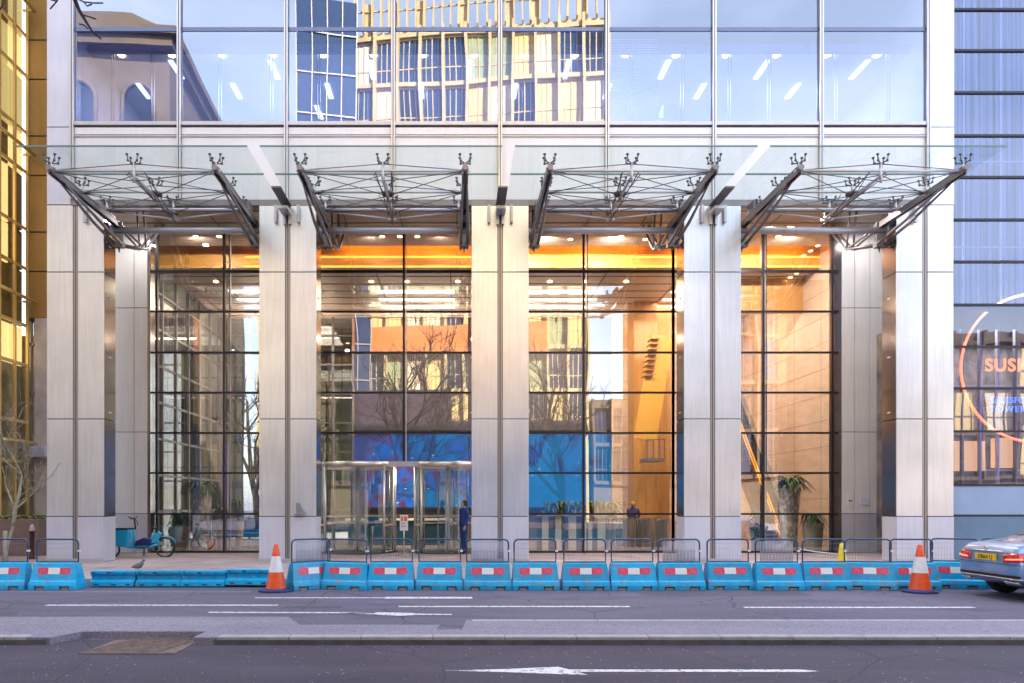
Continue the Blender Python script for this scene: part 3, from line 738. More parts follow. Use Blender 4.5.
# ------------------------------------------------------------------ lobby contents
def video_mat():
    m, t, b = newmat('video_wall_picture'); b.inputs['Roughness'].default_value = .3; b.inputs['Base Color'].default_value = (.01, .02, .03, 1)
    tc = t.nodes.new('ShaderNodeTexCoord')
    n = t.nodes.new('ShaderNodeTexNoise'); n.inputs['Scale'].default_value = .55; n.inputs['Detail'].default_value = 7; n.inputs['Distortion'].default_value = 1.2
    t.links.new(tc.outputs['Object'], n.inputs['Vector'])
    sx = t.nodes.new('ShaderNodeSeparateXYZ'); t.links.new(tc.outputs['Object'], sx.inputs[0])
    mr = t.nodes.new('ShaderNodeMapRange'); mr.inputs['From Min'].default_value = -6.5; mr.inputs['From Max'].default_value = 3.0; mr.inputs['To Min'].default_value = -.18; mr.inputs['To Max'].default_value = .14
    t.links.new(sx.outputs[0], mr.inputs[0])
    ad = t.nodes.new('ShaderNodeMath'); t.links.new(n.outputs['Fac'], ad.inputs[0]); t.links.new(mr.outputs[0], ad.inputs[1])
    r = t.nodes.new('ShaderNodeValToRGB'); cr = r.color_ramp
    cr.elements[0].position = .30; cr.elements[0].color = (.04, .01, .06, 1); cr.elements[1].position = .62; cr.elements[1].color = (.0, .17, .40, 1)
    for p, c in ((.38, (.09, .04, .13)), (.43, (.0, .10, .42)), (.48, (.02, .03, .10)), (.54, (.0, .12, .34))):
        e = cr.elements.new(p); e.color = (*c, 1)
    t.links.new(ad.outputs[0], r.inputs[0])
    v = t.nodes.new('ShaderNodeTexVoronoi'); v.inputs['Scale'].default_value = 2.2
    mp = t.nodes.new('ShaderNodeMapping'); mp.inputs['Scale'].default_value = (.7, 1, 1.5); t.links.new(tc.outputs['Object'], mp.inputs['Vector']); t.links.new(mp.outputs[0], v.inputs['Vector'])
    lt = t.nodes.new('ShaderNodeMath'); lt.operation = 'LESS_THAN'; lt.inputs[1].default_value = .10; t.links.new(v.outputs['Distance'], lt.inputs[0])
    mx = t.nodes.new('ShaderNodeMixRGB'); mx.inputs['Color2'].default_value = (.35, .62, .75, 1); t.links.new(lt.outputs[0], mx.inputs[0]); t.links.new(r.outputs[0], mx.inputs[1])
    t.links.new(mx.outputs[0], b.inputs['Emission Color']); b.inputs['Emission Strength'].default_value = .30
    return m
M['video'] = video_mat()
vw = thing('video_wall', 'wide blue underwater picture screen across the back of the lobby', 'video screen', (1.1, BYK-.1, 1.7))
MB().box(-4.85, 7.15, BYK-.08, BYK-.02, 1.6, 5.05).build('screen', 'video', vw, world=True)
MB().box(-4.9, 7.2, BYK-.1, BYK, 5.05, 5.15).box(-4.9, 7.2, BYK-.1, BYK, 1.5, 1.6).build('frame', 'black', vw, world=True)

def fern(rad, n, col, droop=1., up=.55):
    b = MB()
    for k in range(n):
        a = random.uniform(0, 2*math.pi); L = rad*random.uniform(.6, 1.15); h = up*random.uniform(.5, 1.3)
        d = Vector((math.cos(a), math.sin(a), 0)); s = Vector((-d.y, d.x, 0)); wd = random.uniform(.035, .06)
        pts = []
        for j in range(6):
            t = j/5; p = d*(L*t)+Vector((0, 0, h*math.sin(t*2.1)*1.1-droop*.35*t*t)); pts.append((p, wd*math.sin(math.pi*min(.98, .12+t*.88))))
        vs = []
        for p, ww in pts: vs += [p-s*ww+Vector((0,0,.01)), p+Vector((0,0,-.01)), p+s*ww+Vector((0,0,.01))]
        fs = []
        for j in range(5): fs += [(j*3, j*3+1, j*3+4, j*3+3), (j*3+1, j*3+2, j*3+5, j*3+4)]
        b.add(vs, fs, 0)
    return b
M['leaf'] = mat('leaf_green', (.07, .16, .05), .5, var=.6, scale=9, col2=(.02, .06, .025))
M['leaf2'] = mat('leaf_bluegreen', (.04, .14, .11), .5, var=.6, scale=9, col2=(.015, .05, .04))
M['leafy'] = mat('leaf_yellow', (.45, .28, .05), .5, var=.6, scale=6, col2=(.07, .12, .03))
def mosaic(name, c1, c2):
    m, t, b = newmat(name); b.inputs['Roughness'].default_value = .45
    tc = t.nodes.new('ShaderNodeTexCoord'); v = t.nodes.new('ShaderNodeTexVoronoi'); v.inputs['Scale'].default_value = 13
    mp = t.nodes.new('ShaderNodeMapping'); mp.inputs['Scale'].default_value = (1, 1, .55)
    t.links.new(tc.outputs['Object'], mp.inputs['Vector']); t.links.new(mp.outputs[0], v.inputs['Vector'])
    r = t.nodes.new('ShaderNodeValToRGB'); r.color_ramp.elements[0].color = (*c1, 1); r.color_ramp.elements[1].color = (*c2, 1)
    r.color_ramp.elements[0].position = .3; r.color_ramp.elements[1].position = .55
    t.links.new(v.outputs['Color'], r.inputs[0]); t.links.new(r.outputs[0], b.inputs['Base Color']); return m
M['mosaic'] = mosaic('shell_mosaic', (.92, .9, .84), (.50, .46, .40))
M['pot_tan'] = mat('tan_pot', (.55, .45, .35), .6, var=.2, scale=5)
M['pot_grey'] = mat('grey_green_pot', (.50, .49, .40), .6, var=.15, scale=5)
M['terra'] = mat('terracotta', (.6, .25, .12), .7)
def planter(name, label, loc, prof, pm, rad, n, lm, up=.5, droop=1.):
    t_ = thing(name, label, 'planter', loc)
    p = MB().lathe(prof, n=24); z = prof[-1][1]; r = prof[-1][0]
    p.lathe([(r, z), (r-.05, z), (r-.05, z-.08), (0, z-.08)], n=24)
    p.build('pot', pm, t_)
    f = fern(rad, n, lm, droop, up); f.v = [(v[0], v[1], v[2]+z-.05) for v in f.v]; f.build('foliage', lm, t_, recalc=False)
    return t_
def PX(px, Y): return WX(px, Y)
Yp = 24.3
planter('tall_planter', 'tall mosaic-clad planter with drooping fern behind the leftmost glass bay', (PX(201, Yp), Yp, GP+.004), [(.30, 0), (.27, .3), (.30, 1.2), (.36, 2.1), (.38, 2.2)], 'mosaic', .65, 70, 'leaf', .35, 1.5)
planter('tall_planter', 'tall white ribbed planter with spiky palm behind the rightmost glass bay', (PX(789, Yp), Yp, GP+.004), [(.26, 0), (.27, .3), (.31, 1.3), (.38, 2.1), (.40, 2.2)], 'mosaic', .75, 80, 'leaf', .5, 1.3)
planter('round_planter', 'squat grey-green pot with dark bush right of the tall ribbed planter', (PX(813, 24), 24, GP+.004), [(.27, 0), (.34, .9), (.36, .98)], 'pot_grey', .45, 60, 'leaf', .4, 1.3)
planter('round_planter', 'tan tapering pot with dark leaves left of the mosaic planter', (PX(179, Yp), Yp, GP+.004), [(.24, 0), (.37, .7), (.33, .82)], 'pot_tan', .42, 60, 'leaf2', .55, 1.)
planter('small_planter', 'slim tan pot with blue-green leaves just right of the mosaic planter', (PX(221, Yp), Yp, GP+.004), [(.10, 0), (.19, .95), (.2, 1.0)], 'pot_tan', .42, 50, 'leaf2', .6, 1.)
planter('small_planter', 'slim tan pot with yellow-green leaves beside the dark glass mullion', (PX(239, 24.6), 24.6, GP+.004), [(.10, 0), (.17, .95), (.18, 1.0)], 'pot_tan', .42, 50, 'leaf', .75, .8)
planter('small_planter', 'low terracotta pot in front of the mosaic planter', (PX(211, 23.8), 23.8, GP+.004), [(.10, 0), (.14, .38), (.15, .42)], 'terra', .12, 14, 'leaf', .12, 1.)
planter('wide_planter', 'wide dark blue trough of leafy plants at the foot of the stair', (PX(762, 24.6), 24.6, GP+.004), [(.35, 0), (.42, .75), (.43, .8)], mat('blue_pot', (.03, .12, .2), .4), .55, 80, 'leaf2', .6, 1.)
# long planting bed behind the gates
pb = thing('planting_bed', 'long dark planting bed with yellow and green foliage below the video screen', 'planting bed', (PX(585, 27), 27, GP))
x0, x1 = PX(545, 27), PX(615, 27)
MB().box(x0, x1, 26.7, 27.4, GP, 1.3).build('trough', 'darkwall', pb, world=True)
f = MB(); fy = MB()
for k in range(16):
    for g, (n, c) in ((f, (14, 0)), (fy, (7, 0))):
        q = fern(.5, n, None, .8, .55); ox, oz = x0+(x1-x0)*(k+.5)/16, 1.25
        if g is fy and k < 7: continue
        g.v_off = len(g.v); g.add([(v[0]+ox, v[1]+27, v[2]+oz) for v in q.v], q.f)
f.build('foliage', 'leaf', pb, world=True, recalc=False); fy.build('flowers', 'leafy', pb, world=True, recalc=False)

# security gates
M['cream'] = mat('cream_laminate', (.88, .83, .70), .4)
sg = thing('slatted_screen', 'low row of wide cream upright fins just inside the glass', 'screen', (PX(573, 24.4), 24.4, GP))
for px, wd in ((545, .22), (558, .22), (572, .27), (588, .27), (601, .28)):
    x = PX(px, 24.4); MB().box(x-wd/2, x+wd/2, 24.3, 24.42, GP+.004, 1.32).build('fin', 'cream', sg, world=True, bevel=.01)
MB().box(PX(537, 24.4), PX(606, 24.4), 24.28, 24.45, 1.33, 1.37).build('top_rail', 'chrome', sg, world=True)
MB().box(PX(537, 24.4), PX(606, 24.4), 24.5, 24.53, GP, 1.3).build('backing_panel', 'darkwall', sg, world=True)
gates = [(613, 629), (633, 649), (653, 667)]
gl = ['steel-framed glass security gate next to the cream fins', 'steel-framed glass security gate in the middle of the row', 'steel-framed glass security gate nearest the fourth column']
for (a, b), l in zip(gates, gl):
    xa, xb = PX(a, 24.2), PX(b, 24.2); t_ = thing('security_gate', l, 'security gate', ((xa+xb)/2, 24.2, GP), group='security gates inside the lobby')
    fr = MB()
    for x in (xa, xb-.06): fr.box(x, x+.06, 24.0, 24.9, GP+.004, 1.25)
    fr.box(xa, xb, 24.0, 24.05, 1.21, 1.27); fr.build('frame', 'chrome', t_, world=True)
    MB().box(xa+.07, xb-.07, 24.3, 24.312, .25, 1.2).build('glass_leaf', 'glass_door', t_, world=True)
    MB().box((xa+xb)/2-.09, (xa+xb)/2+.06, 24.32, 24.4, GP+.004, 1.2).build('post', 'cream', t_, world=True)
# reception desk and benches
dk = thing('reception_desk', 'dark reception desk with pale top standing behind the revolving doors', 'desk', (-2.6, 27.5, GP))
MB().box(-4.4, -.4, 27.3, 28.0, GP+.004, 1.1).build('body', mat('teal_dark', (.02, .07, .10), .4), dk, world=True, bevel=.02)
MB().box(-4.5, -.3, 27.2, 28.1, 1.1, 1.16).build('top', 'cream', dk, world=True)
M['blue_seat'] = mat('blue_upholstery', (.02, .09, .30), .7)
for x, l in ((PX(247, 26), 'blue lounge bench behind the mosaic planter'),):
    t_ = thing('lounge_bench', l, 'bench', (x, 26, GP))
    MB().box(x-.9, x+.9, 25.7, 26.4, .5, .68).build('seat', 'blue_seat', t_, world=True, bevel=.04)
    MB().box(x-.9, x+.9, 26.3, 26.45, .68, 1.15).build('backrest', 'blue_seat', t_, world=True, bevel=.04)
    for dx in (-.8, .8):
        for dy in (25.8, 26.3): MB().tube([(x+dx, dy, GP+.004), (x+dx*.95, dy, .5)], .02, 6).build('leg', 'black', t_, world=True)
# escalator rising away to the left behind the fourth bay
es = thing('escalator', 'amber-lit escalator climbing up to the left behind the right-hand bays', 'escalator', (PX(778, 26.5), 26.5, GP))
def espt(px, py, Y): return (WX(px, Y), Y, WZ(py, Y))
p0, p1 = Vector((WX(779, 26.2), 26.2, GP+.01)), Vector((WX(712, 26.2), 26.2, 7.0))
d = (p1-p0)
MB().beam(p0+Vector((0, 0, .15)), p1, .9, .55, up=(0, 1, 0)).build('truss', mat('escalator_bronze', (.22,.10,.035), .3, .3), es, world=True)
b = MB()
for yy in (25.72, 26.68): b.beam((p0.x, yy, p0.z+.9), (p1.x, yy, p1.z+1.0), .05, .08)
b.build('handrail', 'black', es, world=True)
b = MB()
for yy in (25.72, 26.68): b.beam((p0.x, yy, p0.z+.55), (p1.x, yy, p1.z+.6), .012, .7)
b.build('balustrade', 'glass_door', es, world=True)
b = MB()
for k in range(24):
    q = p0+d*(k/24); b.box(q.x-.2, q.x+.2, 25.8, 26.6, q.z+.28, q.z+.33)
b.build('steps', 'steel_d', es, world=True)
b = MB()
for s in (.12, .36): b.beam((p0.x-.1, 25.6, p0.z+s), (p1.x-.1, 25.6, p1.z+s), .02, .05)
b.build('light_line', emis('escalator_amber_line', (1,.4,.04), .3), es, world=True)
# steep amber stair behind the third bay
M['amber_bright'] = mat('amber_bright', (.85, .42, .06), .4)
sr = thing('staircase', 'steep amber stair with hanging landing behind the third bay', 'staircase', (WX(650, 28), 28, WZ(460, 28)))
q0, q1 = Vector((WX(645,28),28,WZ(440,28))), Vector((WX(662,28),28,WZ(336,28)))
MB().beam(q0, q1, .9, .2, up=(0,1,0)).build('stringer', 'amber_bright', sr, world=True)
b = MB()
for k in (8.5, 9.2, 9.9, 10.6, 11.3, 12, 12.7, 13.4):
    q = q0+(q1-q0)*(k/14); b.box(q.x-.5, q.x-.15, 27.7, 28.3, q.z, q.z+.03)
b.build('tread', mat('tread_brown', (.36,.19,.06), .5), sr, world=True)
b = MB().box(WX(643,28), WX(661,28), 27.5, 28.5, WZ(462,28), WZ(459,28))
for px in (644, 650, 656, 661): b.box(WX(px,28)-.02, WX(px,28)+.02, 27.5, 27.54, WZ(459,28), WZ(440,28))
b.box(WX(643,28), WX(661,28), 27.5, 27.54, WZ(441,28), WZ(440,28)); b.build('landing', 'steel_d', sr, world=True)
# hanging blue banner / purple panel seen beside the glass mullion
tag(MB().box(PX(222, 28), PX(228, 28), 28, 28.05, 1.5, 4.2).build('hanging_banner', mat('purple_cloth', (.13, .08, .35), .7)), 'narrow purple banner standing in the left part of the lobby', 'banner')

# signs at the doors
ss = thing('sign_stand', 'white sign board with orange panel on a slim post before the revolving doors', 'sign stand', (PX(404, 21.8), 21.8, GP))
x = PX(404, 21.8)
MB().tube([(x, 21.8, GP+.02), (x, 21.8, 1.1)], .018, 8).lathe([(0, .0), (.16, 0), (.16, .02), (0, .02)], (x, 21.8, GP+.001), 20).build('post', 'chrome', ss, world=True)
b = MB().box(x-.13, x+.13, 21.77, 21.79, .92, 1.42, 0); b.box(x-.09, x+.10, 21.762, 21.77, 1.22, 1.37, 1); b.box(x-.03, x-.005, 21.757, 21.762, 1.22, 1.37, 0); b.box(x-.09, x+.03, 21.765, 21.77, 1.13, 1.15, 2); b.box(x-.09, x+.06, 21.765, 21.77, 1.05, 1.07, 2)
b.build('board', ['white', mat('orange_print', (.8, .18, .05), .5), 'greyconc'], ss, world=True)
bs = thing('hanging_sign', 'blue rounded sign with white lettering stroke behind the left revolving door', 'sign', (PX(372, 24.9), 24.9, 1.1))
x = PX(372, 24.9); b = MB()
for dx, dz, r in ((-.16, 0, .13), (-.02, .05, .17), (.14, .01, .14), (0, -.05, .14)): b.tube([(x+dx, 24.98, 1.12+dz), (x+dx, 24.93+.01*dx, 1.12+dz)], r, 16)
b.build('panel', mat('sign_blue', (.0, .25, .72), .4), bs, world=True)
MB().box(x-.2, x+.18, 24.91, 24.92, 1.10, 1.15).build('lettering', 'white', bs, world=True)
MB().tube([(x, 25.05, GP+.01), (x, 25.05, 1.1)], .02, 6).build('post', 'chrome', bs, world=True)

# ================================================================== people
def person(name, label, loc, rz, cloth_top, cloth_leg, hair, arms, shoe=None, hs=1.0):
    root = bpy.data.objects.new(name, None)
    J = {'pel': (0,0,.98), 'sp': (0,.01,1.15), 'ch': (0,0,1.36), 'ne': (0,0,1.50), 'nk': (0,-.015,1.57), 'hd': (0,-.02,1.64), 'ht': (0,-.01,1.73),
         'lh': (.10,0,.93), 'lk': (.11,-.03,.52), 'la': (.11,.02,.10), 'lf': (.12,-.13,.04), 'rh': (-.10,0,.93), 'rk': (-.10,-.02,.52), 'ra': (-.10,.03,.10), 'rf': (-.11,-.12,.04),
         'ls': (.19,0,1.44), 'rs': (-.19,0,1.44)}
    J['le'], J['lw'], J['re'], J['rw'] = arms
    rad = {'pel': (.155,.115), 'sp': (.14,.10), 'ch': (.17,.115), 'ne': (.075,.07), 'nk': (.055,.058), 'hd': (.072,.09), 'ht': (.062,.075), 'lh': (.095,.1), 'rh': (.095,.1), 'lk': (.062,.065), 'rk': (.062,.065),
           'la': (.045,.05), 'ra': (.045,.05), 'lf': (.045,.035), 'rf': (.045,.035), 'ls': (.07,.07), 'rs': (.07,.07), 'le': (.045,.045), 're': (.045,.045), 'lw': (.03,.03), 'rw': (.03,.03)}
    E = [('pel','sp'),('sp','ch'),('ch','ne'),('ne','nk'),('nk','hd'),('hd','ht'),('pel','lh'),('lh','lk'),('lk','la'),('la','lf'),('pel','rh'),('rh','rk'),('rk','ra'),('ra','rf'),
         ('ch','ls'),('ls','le'),('le','lw'),('ch','rs'),('rs','re'),('re','rw')]
    for side in 'lr':        # palm and five fingers
        wv = Vector(J[side+'w']); ev = Vector(J[side+'e']); d = (wv-ev).normalized(); x = Vector((0,1,0)) if abs(d.y) < .8 else Vector((1,0,0)); x = (x-d*x.dot(d)).normalized()
        J[side+'p'] = tuple(wv+d*.07); rad[side+'p'] = (.034,.02); E.append((side+'w', side+'p'))
        c = d.cross(x)
        for k in range(5):
            base = wv+d*(.09 if k else .04)+x*((k-2.5)*.021 if k else -.04); nm = f'{side}f{k}'
            L = (.05,.07,.08,.075,.055)[k]
            J[nm+'a'] = tuple(base); J[nm+'b'] = tuple(base+(d+(x*-.7 if k == 0 else c*.25)).normalized()*L)
            rad[nm+'a'] = rad[nm+'b'] = (.009,.009); E += [(side+'p', nm+'a'), (nm+'a', nm+'b')]
    keys = list(J); me = bpy.data.meshes.new(name)
    me.from_pydata([J[k] for k in keys], [(keys.index(a), keys.index(b)) for a, b in E], [])
    o = bpy.data.objects.new(name, me); COL.objects.link(o)
    sk = o.modifiers.new('skin', 'SKIN'); sk.use_smooth_shade = True
    for i, k in enumerate(keys): me.skin_vertices[0].data[i].radius = rad[k]
    me.skin_vertices[0].data[0].use_root = True
    o.modifiers.new('sub', 'SUBSURF').levels = 2; o.modifiers['sub'].render_levels = 2
    # colour the one body surface by height and reach: shoes, trousers, top, skin
    m, t, b = newmat(name+'_body'); b.inputs['Roughness'].default_value = .75
    tc = t.nodes.new('ShaderNodeTexCoord'); s = t.nodes.new('ShaderNodeSeparateXYZ'); t.links.new(tc.outputs['Object'], s.inputs[0])
    r = t.nodes.new('ShaderNodeValToRGB'); r.color_ramp.interpolation = 'CONSTANT'
    dv = t.nodes.new('ShaderNodeMath'); dv.operation = 'DIVIDE'; dv.inputs[1].default_value = 2; t.links.new(s.outputs[2], dv.inputs[0]); t.links.new(dv.outputs[0], r.inputs[0])
    r.color_ramp.elements[0].color = (.02,.02,.02,1); r.color_ramp.elements[1].position = .045; r.color_ramp.elements[1].color = (*cloth_leg, 1)
    for p, c in ((.49, cloth_top), (.765, (.55, .33, .24))): e = r.color_ramp.elements.new(p); e.color = (*c, 1)
    mxx = t.nodes.new('ShaderNodeMixRGB'); mxx.inputs['Color2'].default_value = (.55,.33,.24,1); t.links.new(r.outputs[0], mxx.inputs['Color1'])
    last = None
    for side in 'lr':
        vd = t.nodes.new('ShaderNodeVectorMath'); vd.operation = 'DISTANCE'; vd.inputs[1].default_value = Vector(J[side+'p']); t.links.new(tc.outputs['Object'], vd.inputs[0])
        lt = t.nodes.new('ShaderNodeMath'); lt.operation = 'LESS_THAN'; lt.inputs[1].default_value = .085; t.links.new(vd.outputs['Value'], lt.inputs[0])
        if last is None: last = lt
        else:
            mxm = t.nodes.new('ShaderNodeMath'); mxm.operation = 'MAXIMUM'; t.links.new(last.outputs[0], mxm.inputs[0]); t.links.new(lt.outputs[0], mxm.inputs[1]); last = mxm
    t.links.new(last.outputs[0], mxx.inputs['Fac']); t.links.new(mxx.outputs[0], b.inputs['Base Color'])
    me.materials.append(m)
    o.location = loc; o.rotation_euler = (0,0,rz); tag(o, label, 'person')
    bpy.data.objects.remove(root)
    h = MB(); h.lathe([(0,1.775),(.05,1.765),(.085,1.73),(.094,1.67),(.085,1.60),(.06,1.58)], (0,.025,0), 16); h.build('hair', hair, o)
    f = MB()
    for sx in (-.03,.03): f.lathe([(0,-.008),(.009,0),(0,.008)], (sx,-.105,1.66), 8)
    f.prism([(-.012,1.615),(.012,1.615),(0,1.665)], -.125, -.09, 'y', 1); f.box(-.022,.022,-.106,-.09,1.59,1.597,0)
    for sx in (-.082,.082): f.lathe([(0,-.03),(.016,0),(0,.03)], (sx,-.01,1.65), 8, 1)
    f.build('face', ['black', 'skin'], o)
    return o
M['hair_d'] = mat('dark_hair', (.03,.02,.015), .6); M['hair_b'] = mat('blond_hair', (.5,.3,.10), .6)
rel = ((.24,.02,1.16), (.22,-.08,.92), (-.24,.02,1.16), (-.22,-.06,.92))
person('person', 'man in blue suit and white collar standing at the right side of the revolving doors', (WX(464, 22.6), 22.6, GP), R(-60), (.02,.07,.30), (.02,.05,.2), 'hair_d', rel)
person('person', 'fair-haired person in dark purple top standing behind the security gates', (WX(633, 27.5), 27.5, GP-.02), R(150), (.03,.02,.12), (.02,.02,.05), 'hair_b', ((.25,-.04,1.18),(.12,-.26,1.12),(-.25,-.04,1.18),(-.1,-.26,1.1)))

# ================================================================== street furniture
M['bar_blue'] = mat('barrier_blue_plastic', (.005, .50, .86), .32, var=.22, scale=5, col2=(.0, .36, .68), bump=.1, bscale=12)
def plastic(m):
    t = m.node_tree; b = t.nodes['Principled BSDF']; src = b.inputs['Base Color'].links[0].from_socket
    oi = t.nodes.new('ShaderNodeObjectInfo'); hs = t.nodes.new('ShaderNodeHueSaturation')
    mr = t.nodes.new('ShaderNodeMapRange'); mr.inputs['To Min'].default_value = .74; mr.inputs['To Max'].default_value = 1.08
    t.links.new(oi.outputs['Random'], mr.inputs[0]); t.links.new(mr.outputs[0], hs.inputs['Value']); t.links.new(src, hs.inputs['Color'])
    tc = t.nodes.new('ShaderNodeTexCoord'); va = t.nodes.new('ShaderNodeVectorMath'); va.operation = 'ADD'
    t.links.new(tc.outputs['Object'], va.inputs[0]); 
    cm = t.nodes.new('ShaderNodeCombineXYZ'); m10 = t.nodes.new('ShaderNodeMath'); m10.operation = 'MULTIPLY'; m10.inputs[1].default_value = 37; t.links.new(oi.outputs['Random'], m10.inputs[0]); t.links.new(m10.outputs[0], cm.inputs[0]); t.links.new(cm.outputs[0], va.inputs[1])
    last = hs.outputs[0]
    for sc, lo, hi, c, st in ((7, .52, .62, (.20,.19,.18), (1,1,2.5)), (26, .62, .68, (.45,.62,.72), (.35,1,2.2))):
        mp = t.nodes.new('ShaderNodeMapping'); mp.inputs['Scale'].default_value = st; n = t.nodes.new('ShaderNodeTexNoise'); n.inputs['Scale'].default_value = sc; n.inputs['Detail'].default_value = 6; n.inputs['Roughness'].default_value = .7
        t.links.new(va.outputs[0], mp.inputs[0]); t.links.new(mp.outputs[0], n.inputs['Vector'])
        r2 = t.nodes.new('ShaderNodeMapRange'); r2.inputs['From Min'].default_value = lo; r2.inputs['From Max'].default_value = hi; r2.inputs['To Max'].default_value = .75; t.links.new(n.outputs['Fac'], r2.inputs[0])
        mx = t.nodes.new('ShaderNodeMixRGB'); mx.inputs[2].default_value = (*c,1); t.links.new(r2.outputs[0], mx.inputs[0]); t.links.new(last, mx.inputs[1]); last = mx.outputs[0]
    t.links.new(last, b.inputs['Base Color'])
plastic(M['bar_blue'])
M['bar_dark'] = mat('barrier_dark_blue', (.0, .10, .24), .5)  # darker blue for the sockets of the low units
M['ref_red'] = mat('reflective_red', (.70, .02, .06), .35, var=.25, scale=18, col2=(.72, .12, .2))
M['ref_white'] = mat('reflective_white', (.80, .80, .78), .35, var=.1, scale=20)
M['fence_blue'] = mat('fence_tube_navy', (.045, .09, .18), .35, .4)
M['fence_mesh'] = mat('fence_mesh_galv', (.22, .27, .38), .4, .5)
M['foot_grey'] = mat('rubber_foot_grey', (.26, .24, .25), .8)
def barrier_proto(mesh_dense):
    t_ = thing('road_barrier', 'x', 'barrier', group='blue water-filled barriers with tube fences along the kerb')
    # body: loft of rectangles (half length, front y, back y, z)
    lev = [(.49, -.22, .22, .0), (.49, -.22, .22, .10), (.485, -.20, .20, .17), (.478, -.17, .17, .20), (.455, -.10, .10, .50), (.45, -.09, .09, .545), (.43, -.07, .07, .56)]
    b = MB(); vs = []; fs = []
    for hl, y0, y1, z in lev: vs += [(-hl,y0,z),(hl,y0,z),(hl,y1,z),(-hl,y1,z)]
    for i in range(len(lev)-1):
        if i == 0: continue
        for k in range(4): l = (k+1)%4; fs.append((i*4+k, i*4+l, i*4+4+l, i*4+4+k))
    n = len(lev)-1; fs += [(n*4,n*4+1,n*4+2,n*4+3)]
    b.add(vs, fs)
    b.add(vs[4:8], [(3,2,1,0)])
    # skirt with two cut-outs
    for xa, xb in ((-.49,-.36),(-.16,.16),(.36,.49)): b.box(xa, xb, -.22, .22, 0.003, .0995)
    for xa, xb in ((-.36,-.16),(.16,.36)): b.box(xa, xb, -.22, .22, .075, .0995)
    b.build('body', 'bar_blue', t_, bevel=.008)
    f = MB()
    for xa in (-.34,.18): f.box(xa, xa+.16, -.2, .2, .004, .055)
    f.build('foot', 'foot_grey', t_)
    def onface(z): # front face y at height z
        return -.17+(z-.20)/(.30)*.07
    s = MB()
    za, zb = .325, .455
    for k, (xa, xb, mi) in enumerate(((-.34,-.12,0),(-.12,.12,1),(.12,.34,0))):
        ya, yb2 = onface(za)-.004, onface(zb)-.004
        s.add([(xa,ya,za),(xb,ya,za),(xb,yb2,zb),(xa,yb2,zb),(xa,ya+.003,za),(xb,ya+.003,za),(xb,yb2+.003,zb),(xa,yb2+.003,zb)], [(0,1,2,3),(7,6,5,4),(0,4,5,1),(1,5,6,2),(2,6,7,3),(3,7,4,0)], mi)
    s.build('reflector', ['ref_red', 'ref_white'], t_)
    g = MB(); W, z0_, z1_, rr = .435, .57, 1.04, .09
    pts = [(-W,0,z0_)]
    for k in range(6): a = math.pi-k*math.pi/10; pts.append((-W+rr+rr*math.cos(a),0,z1_-rr+rr*math.sin(a)))
    for k in range(6): a = math.pi/2-k*math.pi/10; pts.append((W-rr+rr*math.cos(a),0,z1_-rr+rr*math.sin(a)))
    pts.append((W,0,z0_)); pts.append((0,0,z0_))
    g.tube(pts, .018, 8, closed=True)
    g.box(W-.01, W+.05, -.02, .02, .78, .82, 1)
    fr = g.build('fence_frame', ['fence_blue', 'white'], t_)
    h = MB(); x = -W+.04
    st_, rr2 = (.055, .0015) if not mesh_dense else (.03, .008)
    x0_, x1_ = (-W+.04, W-.03) if not mesh_dense else (-.33, .34)
    x = x0_
    while x < x1_: h.tube([(x,0,z0_+.01),(x,0,z1_-.03 if not mesh_dense else z1_-.04)], rr2, 4); x += st_
    for z in ((.7,.85,.95) if not mesh_dense else (.62,.79,.99)): h.tube([(x0_,0,z),(x1_,0,z)], .005 if mesh_dense else .0018, 4)
    h.build('fence_mesh', 'fence_mesh' if not mesh_dense else mat('grey_infill', (.42,.45,.55), .5, .3), t_)
    return t_
pA = barrier_proto(False); pB = barrier_proto(True)
BY = 14.28
bars = [(-24,24,0,'left end of the street, cut by the picture edge'), (27,77,0,'in front of the leftmost pier'),
 (294,324,1,'turned end unit by the second column with a dense grey grille'), (325,366,0,'beside the turned end unit, before the left revolving door'), (367,414,0,'before the gap between the two revolving doors'),
 (415,464,0,'before the right revolving door'), (464,512,1,'with dense grey grille before the middle column'), (512,560,0,'just right of the middle column'),
 (562,611,0,'before the low row of cream fins'), (611,658,0,'before the security gates'), (658,706,1,'with dense grey grille left of the fourth column'), (707,756,0,'directly before the fourth column'),
 (757,805,1,'with dense grey grille before the tall ribbed planter'), (805,852,0,'with the yellow cone behind its fence'), (852,895,0,'before the marked plate on the right pier'),
 (893,942,0,'behind the right-hand traffic cone'), (940,982,0,'behind the tail of the silver car'), (985,1032,0,'furthest right, hidden mostly by the silver car')]
used = {}
for a, b, d, l in bars:
    pr = pB if d else pA
    px = (a+b)/2; wpx = b-a; rz = R(random.uniform(-2.6, 2.6)); Y = BY+random.uniform(-.05, .05)
    if wpx < 35: rz = R(38); Y = BY+.1
    elif wpx < 44: rz = R(-14); Y = BY+.05
    if px > 930: Y = BY+.2
    loc = (WX(px, Y-.2), Y, 0); lab = 'blue barrier '+l
    if d not in used: pr.location = loc; pr.rotation_euler = (0,0,rz); pr['label'] = lab; used[d] = 1
    else: copy_tree(pr, None, loc, rz, lab)
